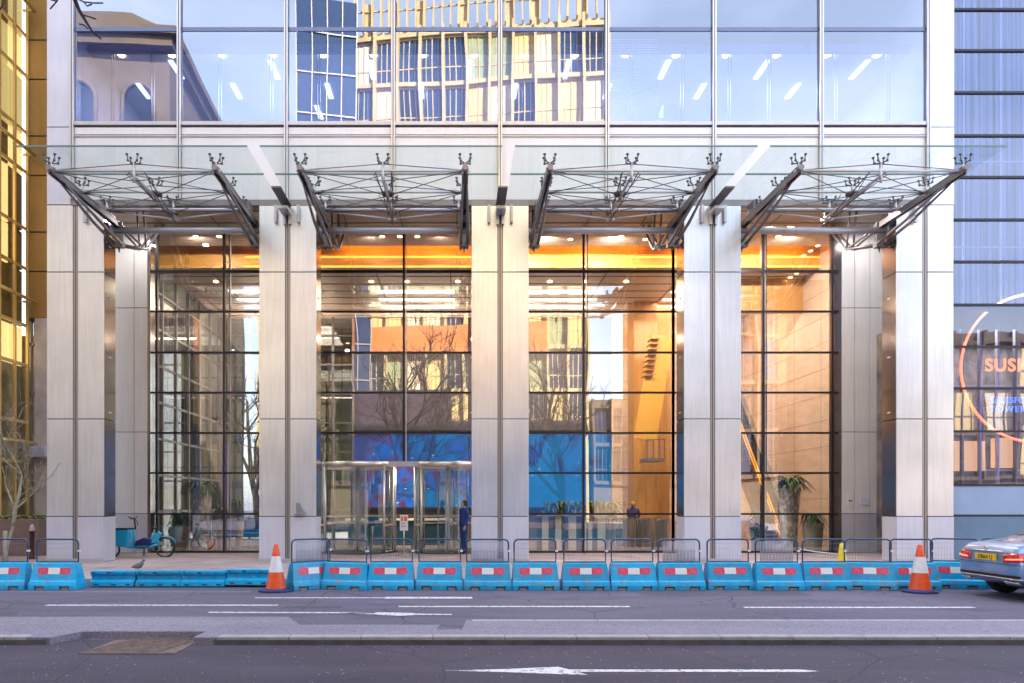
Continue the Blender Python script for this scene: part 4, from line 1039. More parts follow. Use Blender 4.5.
# low blue units lying without fences
def low_proto():
    t_ = thing('low_barrier', 'x', 'barrier', group='low blue barrier units lying end to end left of the cone')
    b = MB(); L = .47
    prof = [(-.20,.02),(-.20,.12),(-.12,.16),(-.12,.24),(-.17,.28),(-.17,.34),(.2,.34),(.2,.02)]
    b.prism(prof, -L, L, 'x')
    b.prism([(-.205,.025),(-.205,.06),(-.21,.06),(-.21,.025)], -L, L, 'x')
    for x in (-.3, .08, .34): b.box(x-.07, x+.07, -.19, -.1, .30, .345)
    b.build('body', 'bar_blue', t_, bevel=.012)
    c = MB()
    for x in (-.42,-.12,.25): c.box(x, x+.09, -.175, -.165, .29, .33)
    for x in (-.3, .22): c.lathe([(0,0),(.02,0),(.02,.01)], (x,-.123,.2), 8); 
    for x in (-.38,.0,.3): c.box(x, x+.1, -.212, -.202, .045, .075)
    c.build('socket', 'bar_dark', t_)
    return t_
lp = low_proto()
for k, (a, b, l) in enumerate(((88,135,'leftmost low blue unit, furthest from the cone'),(135,180,'second low blue unit from the left end'),(180,224.6,'third low blue unit along, beside the raised one'),(225,270,'slightly raised low blue unit next to the traffic cone'))):
    Y = 14.75; loc = (WX((a+b)/2, Y-.2), Y, .0 if k < 3 else .035); rz = R((-1, .5, -.5, -2)[k])
    if k == 0: lp.location = loc; lp['label'] = l; lp.rotation_euler = (0,0,rz)
    else: copy_tree(lp, None, loc, rz, l)
# cones
M['cone_or'] = mat('cone_orange', (.85, .10, .015), .45, var=.2, scale=8)
M['cone_wh'] = mat('cone_white_sleeve', (.8,.8,.8), .35, var=.12, scale=10)
M['cone_base'] = mat('cone_base_blue', (.02,.04,.16), .6)
def cone(loc, label, rz=0, parent=None):
    t_ = thing('traffic_cone', label, 'traffic cone', loc, rz, 'orange and white traffic cones on the road')
    def r_(z): return .205-(z-.05)/.92*.165
    for z0_, z1_, m in ((.05,.40,'cone_or'),(.40,.72,'cone_wh'),(.72,.95,'cone_or')):
        e = .004 if m == 'cone_wh' else 0
        p = [(r_(z0_)+e, z0_),(r_(z1_)+e, z1_)]
        if z1_ > .9: p += [(.03,.965),(.02,.955),(0,.955)]
        MB().lathe(p, n=28).build('sleeve' if m == 'cone_wh' else 'cone_body', m, t_)
    b = MB(); n = 8; poly = []
    for k in range(8): a = 2*math.pi*(k+.5)/8; poly.append((.36*math.cos(a), .31*math.sin(a)))
    b.prism(poly, .003, .045); b.lathe([(.24,.045),(.22,.07),(.19,.07)], n=28); b.build('base', 'cone_base', t_, bevel=.008)
    return t_
cone((WX(276, 13.9), 13.9, 0), 'orange and white traffic cone at the end of the low blue units')
cone((WX(920, 13.75), 13.75, 0), 'orange and white traffic cone beside the silver car', R(15))
yc = thing('yellow_cone', 'small yellow cone standing behind the fences by the right pier', 'cone', (WX(842, 15.9), 15.9, GP))
MB().lathe([(.15,.03),(.14,.06),(.065,.62),(.045,.74),(0,.75)], n=20).build('cone_body', mat('yellow_plastic', (.85,.65,.02), .4), yc); MB().box(-.2,.2,-.18,.18,.002,.035).build('base', 'black', yc, bevel=.01)
# thin cord strung behind the fences
tag(MB().tube([(WX(800,16),16,.72),(WX(815,16),16,.66),(WX(842,15.9),15.9,.6)], .012, 6).build('rope', 'cream'), 'slack pale cord running to the yellow cone', 'rope')

# bollards, left kerb planter
def bollard(loc, label):
    t_ = thing('bollard', label, 'bollard', loc)
    MB().lathe([(.09,0),(.09,.04),(.062,.1),(.06,.75),(.075,.8),(.075,.84)], n=16).build('shaft', mat('bollard_maroon', (.05,.015,.02), .4) , t_)
    MB().lathe([(.075,.84),(.08,.9),(.06,.98),(.03,1.03),(0,1.04)], n=16).build('cap', mat('bollard_cap', (.55,.5,.5), .4), t_)
bollard((WX(32, 20.5), 20.5, GP), 'dark red bollard with pale cap on the pavement by the left fences')
# cargo bike
def bike():
    Y = 21.3; x0 = WX(113, Y); x1 = WX(172, Y)
    t_ = thing('cargo_bike', 'bright blue electric cargo bike parked against the left pier', 'cargo bike', (x0, Y, GP))
    M['bike'] = mat('bike_cyan', (.02,.42,.72), .3, coat=.5)
    def P(x, z, y=0): return (x, y, z)
    # front box
    b = MB(); b.prism([(.02,.86),(.60,.86),(.56,.30),(.10,.36)], -.24, .24, 'y'); b.build('cargo_box', 'bike', t_, bevel=.03)
    MB().prism([(.03,.865),(.59,.865),(.58,.90),(.04,.90)], -.25, .25, 'y').build('box_rim', 'black', t_)
    f = MB(); f.tube([P(.4,.33),P(.8,.28),P(1.1,.30),P(1.42,.40)], .045, 10); f.tube([P(1.1,.3),P(1.28,.78)], .035, 10); f.tube([P(.68,.86),P(.66,.3)], .035, 10)
    f.tube([P(1.24,.65),P(1.58,.32)], .025, 8); f.tube([P(1.3,.45,.06),P(1.58,.32,.06)], .02, 8); f.prism([(1.18,.42),(1.42,.46),(1.50,.72),(1.42,.80),(1.28,.62)], -.05, .05, 'y')
    f.build('frame', 'bike', t_)
    s = MB(); s.tube([P(1.28,.78),P(1.3,.88)], .02, 8, 0); s.build('seat_post', 'chrome', t_)
    ss_ = MB(); ss_.lathe([(0,0),(.08,.01),(.10,.05),(.05,.07),(0,.07)], (1.3,0,.86), 12); ss_.build('saddle', 'black', t_)
    ss2 = MB(); ss2.prism([(.72,.34),(1.2,.36),(1.22,.56),(1.0,.60),(.76,.50)], -.15, .15, 'y'); ss2.build('child_seat', mat('navy_pad', (.01,.02,.14), .6), t_, bevel=.04)
    h = MB(); h.tube([P(.70,.86),P(.68,1.10),P(.64,1.22)], .022, 8); h.tube([(.62,-.28,1.25),(.66,-.1,1.2),(.66,.1,1.2),(.62,.28,1.25)], .016, 8); h.tube([P(.66,1.2,-.28),P(.82,1.18,-.27),P(.86,1.08,-.2),P(.80,.98,-.1)], .012, 6)
    h.tube([P(.05,.95),P(.02,1.15)], .012, 6); h.build('handlebar', 'black', t_)
    for cx, r, nm in ((1.62,.30,'wheel'),(-.02,.22,'wheel')):
        w_ = MB(); w_.tube([(cx+r*math.cos(2*math.pi*k/24),0,r+.0+r*0+r*math.sin(2*math.pi*k/24)*1.0) for k in range(24)], .028, 8, closed=True); wo = w_.build(nm, 'black', t_)
        sp_ = MB()
        for k in range(12): a = math.pi*k/6; sp_.tube([(cx,0,r),(cx+(r-.02)*math.cos(a),0,r+(r-.02)*math.sin(a))], .004, 4)
        sp_.tube([(cx,-.05,r),(cx,.05,r)], .06, 12); sp_.build('spokes', 'chrome', wo)
    st_ = MB(); st_.tube([P(.95,.28,.05),P(.92,.03,.14)], .012, 6); st_.tube([P(.99,.28,-.05),P(1.0,.03,-.14)], .012, 6); st_.build('stand', 'black', t_)
    g = MB(); g.tube([(1.62+.36*math.cos(R(a)),0,.30+.36*math.sin(R(a))) for a in range(20,170,15)], [.02]*10, 6); g.build('mudguard', 'bike', t_)
bike()
# pigeon on the pavement
pg = MB(); px_, py_ = WX(138, 16.4), 16.4
pg.tube([(-.16,0,.14),(-.05,0,.16),(.04,0,.18),(.10,0,.24),(.12,0,.30)], [.012,.06,.075,.045,.028], 10)
pg.tube([(.12,0,.30),(.15,0,.31),(.18,0,.30)], [.03,.024,.006], 8); pg.tube([(0,.02,.12),(.0,.02,.005)], .006, 5); pg.tube([(.03,-.02,.12),(.03,-.02,.005)], .006, 5)
o = tag(pg.build('pigeon', mat('pigeon_grey', (.18,.18,.21), .6, var=.4, scale=20)), 'grey pigeon walking on the pavement behind the low blue units', 'pigeon'); o.location = (px_, py_, GP)

# ================================================================== left neighbour
lbd = thing('golden_building', 'golden glass office building at the left edge across the alley', 'office building', (-17.5, 27, GP))
GX = -17.5; y0, y1 = 22.5, WX(27,1) and GX*F/(27-458)
ZR = [1.2, 3.4, 5.0, 7.3, 8.9, 11.2, 12.8, 15.1, 16.7, 19.0, 20.6, 22.9, 24.5, 26.8, 30, 33, 36]
MB().box(GX-8, GX-.3, 13, y1, 9.2, 38).build('inner_floors', mat('gold_inner', (.5,.4,.2), .6, var=.5, scale=.8), lbd, world=True)
rooms = [emis('room_pale', (1,.88,.66), .30), emis('room_gold', (1,.76,.38), .22), emis('room_olive', (.75,.66,.32), .12), mat('room_dark', (.16,.14,.08), .5)]
rg = random.Random(3); cells = {i: MB() for i in range(4)}
for k in range(9):
    ya = y1-.87*(k+1)
    for za, zb in zip(ZR, ZR[1:]):
        if za < 7: continue
        ix = rg.choice((0,0,1) if k >= 2 else (2,3,1,2,3)) if zb-za > 2 else rg.choice((1,2,3))
        ym = ya+rg.uniform(.2,.7)
        cells[ix].box(GX-.28, GX-.2, ya+.03, ya+.86, za+.05, zb-.02)
for ix, c_ in cells.items(): c_.build('lit_room' if ix < 3 else 'dark_room', rooms[ix], lbd, world=True)
MB().box(GX-8, GX-.6, 13, y1, GP, 9.2).build('ground_floor_wall', mat('lobby_amber_dark', (.36,.34,.28), .5, var=.8, scale=1.3), lbd, world=True)
for k in range(2):
    a = y1-2.6*(k+1); g = MB().box(GX, GX+.02, a+.03, a+2.57, GP, 36); g.build('window', 'glass_gold', lbd, world=True)
fr = MB()
for yy in (y1-.05, y1-.85, y1-1.75, y1-2.6, y1-3.5, y1-4.4): fr.box(GX, GX+.10, yy-.04, yy+.04, GP, 36)
for z in ZR: fr.box(GX, GX+.07, y0-2, y1, z, z+.12)
fr.build('window_frame', 'gold', lbd, world=True)
fr = MB()
for z in (4.2, 9.9, 15.8, 21.6): MB().tube([(GX+.45, y1-3.5, z+.0),(GX+.45, y1-.2, z)], .07, 8).box(GX, GX+.45, y1-.3, y1-.22, z-.04, z+.04).box(GX, GX+.45, y1-2.9, y1-2.82, z-.04, z+.04).build('shade_tube', 'gold', lbd, world=True)
pass
rw = MB(); Yr = y1
xa, xb = GX, WX(48.5, Yr)
prev = 9.3; 
for z in ZR[5:]:
    rw.box(xa, xb+1.5, Yr, Yr+.3, prev+.03, z-.03); prev = z
rw.build('return_wall', 'goldpanel', lbd, world=True)
MB().box(xa, xb+1.5, Yr+.05, Yr+.35, 9.2, 36).build('wall_joint', 'joint', lbd, world=True)
rc = MB().box(WX(35,Yr), xb+1.5, Yr-.02, Yr+.5, GP, 9.3); rc.build('stone_column', mat('weathered_stone', (.60,.54,.55), .7, var=.3, scale=1.2), lbd, world=True)
b = MB()
b.box(xa, WX(35,Yr)-.05, Yr+.25, Yr+.3, GP, 9.3, 0)
for px in (28.5, 33): b.box(WX(px,Yr)-.04, WX(px,Yr)+.04, Yr+.1, Yr+.25, GP, 9.3, 1)
for z in (3.6, 6.2, 8.2): b.box(xa, WX(35,Yr), Yr+.1, Yr+.24, z, z+.12, 1)
b.build('glazed_door', ['glass_side', 'bronze'], lbd, world=True)
MB().box(WX(28,Yr-.5), WX(47,Yr-.5), Yr-.6, Yr-.1, 3.62, 4.05).build('blue_canopy', mat('blue_box', (.45,.46,.68), .4, var=.3, scale=2), lbd, world=True, bevel=.05)
MB().box(GX-3, WX(48,Yr), Yr+2.5, Yr+2.7, GP, 9.2).build('entrance_wall', mat('dark_amber', (.24,.18,.10), .5, var=.6, scale=1.1), lbd, world=True)
# raised kerb planter box in front
pl = thing('stone_planter', 'long brown granite planter with clipped green top by the left building', 'planter', (WX(20,22), 22, GP))
MB().box(WX(2,22)-4, WX(44,22), 21.7, 23, GP+.003, 1.28).build('box', mat('brown_granite', (.27,.18,.15), .5, var=.2, scale=4), pl, world=True, bevel=.02)
hb = MB()
for k in range(500):
    x = random.uniform(WX(2,22)-2, WX(44,22)-.1); y = random.uniform(21.8, 22.9); z = 1.28+random.uniform(0,.10); s = .05; a = random.uniform(0, 6.28); dx, dy = s*math.cos(a), s*math.sin(a)
    hb.add([(x-dx,y-dy,z),(x+dy,y-dx,z+.03),(x+dx,y+dy,z),(x-dy,y+dx,z-.02)], [(0,1,2,3)])
hb.build('foliage', mat('moss', (.12,.2,.03), .7), pl, world=True, recalc=False)

# ================================================================== trees
def bare_tree(name, label, base, h, spread, seed, barkm, keep=None, r0=.16, levels=5, lean=(0,0), fork=None):
    rnd = random.Random(seed); b = MB(); t = MB()
    def branch(p, d, L, r, lev):
        n = 5; pts = [p]; q = p; dd = d.copy()
        for k in range(n):
            dd = (dd+Vector((rnd.uniform(-.22,.22), rnd.uniform(-.22,.22), rnd.uniform(-.05,.16)))).normalized()
            q = q+dd*L/n; pts.append(q)
        if keep and lev > 0 and not all(keep(x) for x in pts): return
        b.tube(pts, [max(.006 if r0 < .1 else .013, r*(1-.5*k/n)) for k in range(n+1)], 7 if lev < 2 else 4)
        if lev >= levels: return
        m = rnd.randint(3, 4) if lev else rnd.randint(5, 6)
        for j in range(m):
            k = rnd.randint(2, n) if lev else rnd.randint(2, n)
            a = rnd.uniform(0, 2*math.pi); tilt = rnd.uniform(.45, .95)
            o = dd.orthogonal().normalized(); o2 = dd.cross(o)
            nd = (dd*math.cos(tilt)+(o*math.cos(a)+o2*math.sin(a))*math.sin(tilt)+Vector((0,0,.15))).normalized()
            branch(pts[k], nd, L*rnd.uniform(.55,.78)*(1 if lev else spread), r*.52, lev+1)
    branch(Vector((0,0,0)), Vector((lean[0],lean[1],1)).normalized(), h*.42, r0, 0)
    root = thing(name, label, 'tree', base)
    o = MB(); 
    me = b.build('branches', barkm, root)
    MB().tube([(0,0,-.05),(0,0,.25),(lean[0]*.4,lean[1]*.4,.9)], [r0*1.4, r0*1.1, r0], 10).build('trunk', barkm, root)
    return root
M['bark_pale'] = mat('pale_bark', (.40,.36,.27), .8, var=.4, scale=10)
M['bark_dark'] = mat('dark_bark', (.05,.045,.05), .85, var=.4, scale=10)
bare_tree('bare_tree', 'slim pale leafless young tree in front of the golden building', (WX(5,19.2), 19.2, GP), 6.0, .8, 5, 'bark_pale', r0=.06, levels=4)
def outside(p):  # crown stays above and behind the street, clear of the view down it
    def f(q, base):
        return True
    return True
for (bx, by, sd_, lb_) in ((-3.1, 3.2, 11, 'leafless plane tree on the near pavement to the left'), (6.4, 3.2, 23, 'leafless plane tree on the near pavement to the right'), (-12.5, 3.2, 31, 'leafless plane tree on the near pavement far to the left')):
    B = Vector((bx, by, GP))
    def keep(p, B=B):
        q = p+B
        if q.y < .3: return True
        px = 458+F*q.x/q.y; py = 503-F*(q.z-CZ)/q.y
        return not (-15 < px < 1040 and -12 < py < 700)
    tr = bare_tree('bare_tree', lb_, B, 12.5, .95, sd_, 'bark_dark', keep=keep, r0=.27, levels=5 if sd_ != 31 else 4)
    if sd_ == 11:
        # the low bough that hangs into the top left of the view
        def Q(px, py, Y): return Vector((WX(px,Y), Y, WZ(py,Y)))-B
        tw = MB(); Y = 6.0
        tw.tube([(0,0,4.6), (-.1,1.2,5.4), Q(66,-22,Y), Q(79,10,Y), Q(85,20,Y), Q(92,31,Y), Q(101,39,Y)], [.06,.035,.022,.016,.012,.010,.007], 6)
        for pts in (((71,-4),(84,2),(95,3),(103,3)), ((83,15),(90,17),(96,19)), ((79,24),(84,25),(88,29)), ((66,-20),(57,1),(50,9)), ((57,1),(52,0),(48,-2)), ((84,2),(87,6),(92,4)), ((-8,22),(2,6),(6,-6))):
            tw.tube([Q(a, c, Y) for a, c in pts], .006, 5)
        tw.build('low_bough', 'bark_dark', tr)

# ================================================================== right neighbour with restaurant
rbd = thing('restaurant_building', 'blue-glazed building on the right with an orange neon ring behind its glass', 'building', (18, 19.8, GP))
RX0, RX1, RY = 14.17, 30.0, 19.6
zr = [WZ(y, RY) for y in (485, 431.5, 388.5, 347, 305, 262, 220, 177.5, 136, 93, 51, 10, -32, -74)]
ctx = mat('curtain_cloth', (.62,.65,.74), .8, var=.8, scale=1.3, stretch=(7,1,.1))
MB().box(RX0, RX1, RY+.9, RY+1.0, zr[4], zr[-1]).build('curtain', ctx, rbd, world=True)
MB().box(RX0, RX1, RY+.1, RY+4, zr[4]-.1, zr[4]).build('ceiling', 'greyconc', rbd, world=True)
MB().box(RX0, RX1, RY+4, RY+4.2, GP, zr[4]).box(RX0-.05, RX0, RY+.05, RY+4, GP, zr[4]).build('inner_wall', mat('restaurant_dark', (.10,.085,.09), .6, var=.7, scale=1.6, col2=(.35,.27,.22), stretch=(2,1,1)), rbd, world=True)
for k, (za, zb) in enumerate(zip(zr, zr[1:])):
    o = MB().box(RX0, RX1, RY, RY+.012, za+.03, zb-.03).build('window', 'glass_right', rbd, world=True)
    MB().box(RX0, RX1, RY-.05, RY+.05, zb-.03, zb+.03).build('transom', 'mull_dark', o, world=True)
vp = MB()
for x in (17.6, 21.0, 24.4): vp.box(x-.04, x+.04, RY+.45, RY+.6, zr[4], zr[-1])
for x in (15.0, 16.1, 17.9, 18.3): vp.box(x-.03, x+.03, RY+.65, RY+.7, zr[4], zr[-1])
for z in (zr[8]-.5, zr[5]+.6): vp.box(RX0, RX1, RY+.5, RY+.54, z, z+.03)
vp.build('inner_post', 'white', rbd, world=True)
lp_ = MB().box(RX0+.02, RX1, RY-.01, RY+.1, WZ(514.5,RY), zr[0]-.02, 0); lp_.box(RX0+.02, RX1, RY-.02, RY+.1, GP, WZ(516.5,RY), 1); lp_.box(RX0, RX1, RY+.02, RY+.08, GP, zr[0], 2)
lp_.build('panel', [mat('frosted_blue', (.30,.42,.62), .35, var=.1, scale=2), mat('slate_blue', (.14,.24,.36), .35, var=.15, scale=2), 'joint'], rbd, world=True)
MB().box(RX0, RX1, RY-.03, RY+.05, WZ(516.5,RY), WZ(514.5,RY)).box(RX0, RX1, RY-.03, RY+.06, zr[0]-.03, zr[0]+.03).build('rail', 'mull_dark', rbd, world=True)
MB().box(RX0, RX1, RY+4.2, 48, GP, 29).box(RX0, RX1, RY+.1, 48, zr[-1], 31.5).build('building_body', 'greyconc', rbd, world=True)
# interior glimpses: shelves, lit counter, stools
sh = MB(); rnd = random.Random(4)
for k in range(16):
    x = RX0+.3+k*.55; sh.box(x, x+.06, RY+1.5, RY+1.6, zr[0], zr[4], rnd.choice((0, 1)))
for z in (zr[0]+.5, zr[1]+.2, zr[2]+.4): sh.box(RX0, RX1, RY+2, RY+2.1, z, z+.05, 1)
sh.box(15.6, 16.6, RY+1.9, RY+2.2, zr[0]+.5, zr[1]-.1, 2); sh.box(17.0, 17.6, RY+1.9, RY+2.2, zr[0]+.6, zr[1], 2); sh.box(18, 19, RY+1.9, RY+2.2, zr[0]+.3, zr[1]+.4, 1)
sh.build('shelving', ['bronze', 'white', emis('shelf_glow', (1,.5,.2), .25)], rbd, world=True)
area('restaurant_lamp', (18, RY+2.6, zr[4]-.3), 5, 2, 60, (1,.8,.6))
ns = thing('neon_sign', 'glowing orange neon ring and lettering behind the restaurant glass', 'neon sign', (17.07, 20.2, 5.8))
NY = 20.0; ccx, ccz, cr_ = WX(1035,NY), WZ(368,NY), 74*NY/F
ring_m, t, b = newmat('neon_orange'); 
tcn = t.nodes.new('ShaderNodeTexCoord'); sxn = t.nodes.new('ShaderNodeSeparateXYZ'); t.links.new(tcn.outputs['Object'], sxn.inputs[0])
mrn = t.nodes.new('ShaderNodeMapRange'); mrn.inputs['From Min'].default_value = 1.1; mrn.inputs['From Max'].default_value = 2.3; t.links.new(sxn.outputs[2], mrn.inputs[0])
mxn = t.nodes.new('ShaderNodeMixRGB'); mxn.inputs[1].default_value = (1,.13,.0,1); mxn.inputs[2].default_value = (1,.62,.5,1); t.links.new(mrn.outputs[0], mxn.inputs[0]); t.links.new(mxn.outputs[0], b.inputs['Emission Color']); b.inputs['Emission Strength'].default_value = 1.1
MB().tube([(ccx+cr_*math.cos(2*math.pi*k/72), NY, ccz+cr_*math.sin(2*math.pi*k/72)) for k in range(72)], .036, 8, closed=True).build('ring', ring_m, ns, world=True)
def text(body, size, x, y, z, m, name, parent=None, extrude=.01, spacing=1., rot=(R(90),0,0), bold=0., align='LEFT'):
    c = bpy.data.curves.new(name, 'FONT'); c.body = body; c.size = size; c.extrude = extrude; c.space_character = spacing; c.offset = bold; c.align_x = align
    o = bpy.data.objects.new(name, c); COL.objects.link(o)
    dg = bpy.context.evaluated_depsgraph_get(); me = bpy.data.meshes.new_from_object(o.evaluated_get(dg)); bpy.data.objects.remove(o)
    n = bpy.data.objects.new(name, me); COL.objects.link(n); me.materials.clear(); me.materials.append(M[m] if isinstance(m, str) else m)
    n.location = (x, y, z); n.rotation_euler = rot
    if parent is not None:
        n.parent = parent; n.location = Vector((x,y,z))-parent.location
    return n
no = emis('neon_letter_orange', (1,.25,.08), .7); nb_ = emis('neon_letter_blue', (.12,.25,1), .6)
text('SUSHI', .52, WX(985,NY), NY, WZ(371,NY), no, 'lettering', ns, spacing=1.12, bold=.012)
text('SALESFORCE', .25, WX(990,NY), NY, WZ(403,NY), nb_, 'lettering', ns, spacing=1.1)
text('TOWER', .25, WX(990,NY), NY, WZ(412,NY), nb_, 'lettering', ns, spacing=1.3)
b = MB()
for yy in (361, 365, 370): b.box(WX(972,NY), WX(987,NY), NY+.02, NY+.03, WZ(yy,NY), WZ(yy,NY)+.015)
for yy in (399, 408): b.box(WX(975,NY), WX(990,NY), NY+.02, NY+.03, WZ(yy,NY), WZ(yy,NY)+.015)
b.build('support_wire', 'mull', ns, world=True)

# ================================================================== the other side of the street (seen in the glass)
FWc = {}
def facade_building(name, label, x0, x1, Y, z1, rot, wallm, cols, rowh, mats, seed, depth=14, base=0., proud=.35, finm=None):
    rnd = random.Random(seed); W = x1-x0
    t_ = thing(name, label, 'building', ((x0+x1)/2, Y, GP), rot)
    MB().box(-W/2, W/2, -depth, -.3, 0, z1).build('wall', wallm, t_)
    cw = W/cols; nr = int((z1-base-.5)/rowh)
    cache = {}
    for r in range(nr):
        for c in range(cols):
            mm = rnd.choice(mats); key = mm
            if key not in cache:
                b = MB().box(-cw/2+.12, cw/2-.12, -.28, -.22, .15, rowh-.35, 0).box(-cw/2+.06, cw/2-.06, -.3, -.12, rowh-.35, rowh-.2, 1)
                b.box(-.04, .04, -.22, -.16, .15, rowh-.35, 1).box(-cw/4-.03, -cw/4+.03, -.22, -.18, .15, rowh-.35, 1).box(cw/4-.03, cw/4+.03, -.22, -.18, .15, rowh-.35, 1).box(-cw/2+.1, cw/2-.1, -.22, -.17, rowh*.33, rowh*.33+.08, 1)
                o = b.build('window', [mm, finm or wallm], t_); cache[key] = o
            else:
                o = cache[key].copy(); COL.objects.link(o)
            o.location = (-W/2+cw*(c+.5), 0, base+r*rowh)
    f = MB()
    for c in range(cols+1): f.box(-W/2+cw*c-.1, -W/2+cw*c+.1, -.3, proud, base, z1)
    for r in range(nr+1): f.box(-W/2, W/2, -.3, .08, base+r*rowh-.2, base+r*rowh+.12)
    f.build('fins', finm or wallm, t_)
    return t_
M['w_blue'] = mat('window_blue', (.03,.06,.13), .08, .2); M['w_dark'] = mat('window_dark', (.03,.04,.06), .1, .5)
M['w_gold'] = mat('window_gold', (.75,.55,.22), .4); M['w_cream'] = mat('window_cream', (.75,.66,.48), .6); M['w_green'] = mat('window_greenish', (.3,.36,.2), .4)
M['cream_stone'] = mat('cream_stone', (.60,.46,.24), .7, var=.2, scale=.6); M['orange_terra'] = mat('orange_terracotta', (.75,.22,.05), .6, var=.2, scale=2, stretch=(1,1,8))
M['brown_stone'] = mat('brown_stone', (.15,.11,.075), .8, var=.3, scale=.8)
YO = -12
fb = facade_building('opposite_building', 'tall modern block with cream fins and gold windows across the street', -8, 11, YO, 37.4, R(6), 'cream_stone', 11, 3.66, ['w_blue','w_dark','w_gold','w_cream','w_gold','w_green','w_blue','w_cream'], 2, base=7.6, finm='cream_stone')
MB().box(-9.4, 2, .05, .5, 14.4, 16.9).box(3, 6, .05, .5, 14.4, 16.9).build('terracotta_band', 'orange_terra', fb)
pb_ = MB()
for k in range(29): pb_.box(-9.4+.67*k-(.05 if k % 4 else .12), -9.4+.67*k+.05, -.5, .1, 37.4, 41.2-(.03*k if k % 4 else 0))
pb_.box(-9.5, 9.5, -.3, -.2, 41.0, 41.2); pb_.box(-9.5, 9.5, -.3, -.2, 39.1, 39.2)
for k in (1, 4, 7, 12, 17, 20, 25): pb_.box(-9.4+.67*k, -9.4+.67*(k+1), -.35, -.3, 37.4, 40.2-.4*(k%3))
pb_.build('roof_screen', 'cream_stone', fb)
g = thing('glass_building', 'narrow blue glass block beside the modern cream block', 'building', (-9.6, YO+1, GP), R(-12))
MB().box(-2.2, 2.2, -10, 0, 0, 38.6).build('wall', 'w_blue', g)
f = MB()
for k in range(5): f.box(-2.2+1.1*k-.04, -2.2+1.1*k+.04, 0, .15, 0, 40)
for k in range(14): f.box(-2.2, 2.2, 0, .1, 3*k, 3*k+.1)
f.build('fins', 'steel_d', g)
def classic():
    x0, x1 = -31, -17.8; t_ = thing('classical_building', 'brown stone classical block with arches and cornice across the street', 'building', (-28.3, YO, GP), R(-4))
    W = 6.6
    MB().box(-W, W, -14, 0, 0, 35.5).build('wall', 'brown_stone', t_)
    c = MB().box(-W-.5, W+.5, -14, .9, 35.5, 36.2).box(-W-.9, W+.9, -14, 1.3, 36.2, 36.8).box(-W-.2, W+.2, .0, .5, 28.9, 29.4); c.build('cornice', 'brown_stone', t_)
    MB().prism([(-W-.4, 36.8), (W+.4, 36.8), (W-2.5, 38.0), (-W+2.5, 38.0)], -13, .6, 'y').build('roof', 'brown_stone', t_)
    ar = None
    for fz, hh in ((29.6, 4.0), (24.0, 4.4), (18.5, 4.2), (13, 4.2), (7.5, 4.2)):
        for k in range(5):
            if k > 2: continue
            n = 10; rr = 1.15; xx = -W+2.3+k*4.3; poly = [(-rr,0),(rr,0),(rr,hh-1.6)]+[(rr*math.cos(math.pi*j/n), hh-1.6+rr*math.sin(math.pi*j/n)) for j in range(1,n)]+[(-rr,hh-1.6)]
            b = MB().prism(poly, -.05, .05, 'y'); b.v = [(v[0]+xx, v[1], v[2]+fz) for v in b.v]; wo = b.build('window', 'w_dark', t_)
            s = MB().tube([(xx-rr,.1,fz),(xx-rr,.1,fz+hh-1.6)]+[(xx-rr*math.cos(math.pi*j/n),.1,fz+hh-1.6+rr*math.sin(math.pi*j/n)) for j in range(1,n)]+[(xx+rr,.1,fz+hh-1.6),(xx+rr,.1,fz)], .18, 5); s.build('surround', 'brown_stone', wo)
    p = MB()
    for k in range(6): p.tube([(-W+.05+k*2.62,.2,23.5),(-W+.05+k*2.62,.2,28.8)], .3, 10)
    p.build('pilasters', 'brown_stone', t_)
classic()
facade_building('low_building', 'low brown street block right of the modern cream block', 11.6, 20, YO, 10.5, 0, 'brown_stone', 5, 3.2, ['w_dark','w_dark','w_blue'], 8, base=3.5)
facade_building('opposite_building', 'mid-height brown block opposite the amber bay across the street', 21, 34, YO, 25, 0, 'brown_stone', 6, 4, ['w_dark','w_dark','w_blue'], 9, base=4)
facade_building('opposite_building', 'low dark stone block at the far right across the street', 34.5, 56, YO, 14.5, 0, 'brown_stone', 9, 3.4, ['w_dark','w_dark','w_cream','w_gold'], 19, base=3.6)
facade_building('opposite_building', 'pale stone block between the classical and glass blocks across the street', -17.2, -12.2, YO-1, 24, 0, 'cream_stone', 3, 3.4, ['w_green','w_gold','w_dark','w_cream'], 12, base=3)
facade_building('opposite_building', 'long pale stone block at the far left across the street', -60, -32, YO, 26, 0, 'cream_stone', 10, 4.2, ['w_dark','w_blue','w_cream'], 13, base=4)
hd = thing('site_hoarding', 'tall blue painted site hoarding around the foot of the modern block', 'hoarding', (1, YO+1.5, GP))
for k in range(8):
    MB().box(-9+2.45*k, -9+2.45*k+2.43, YO+1.4, YO+1.5, GP, 7.4).build('board', mat('hoarding_blue', (.01,.16,.42), .6, var=.3, scale=1) if k == 0 else bpy.data.materials['hoarding_blue'], hd, world=True)
MB().box(-9, 10.6, YO+1.3, YO+1.55, 7.4, 8.6).build('coping', mat('dark_slate', (.03,.03,.045), .7), hd, world=True)
MB().box(-8.8, -.5, YO+1.2, YO+1.5, 8.6, 11.2).build('added_board', mat('plum_board', (.035,.015,.04), .6, var=.5, scale=1.5), hd, world=True)  # dark board added to darken what the lobby glass reflects
# lit amber/greenish office behind the lobby's left side, seen through the side glazing
nbk = facade_building('rear_building', 'pale green and gold glazed block behind the lobby on the left', -22, -4, 0, 22, 0, 'cream_stone', 9, 2.7, ['w_gold','w_green','w_cream','w_dark','w_green'], 21, base=.2, depth=3, finm='steel_d')
nbk.location = (-15, 41, GP); nbk.rotation_euler = (0,0,R(180))

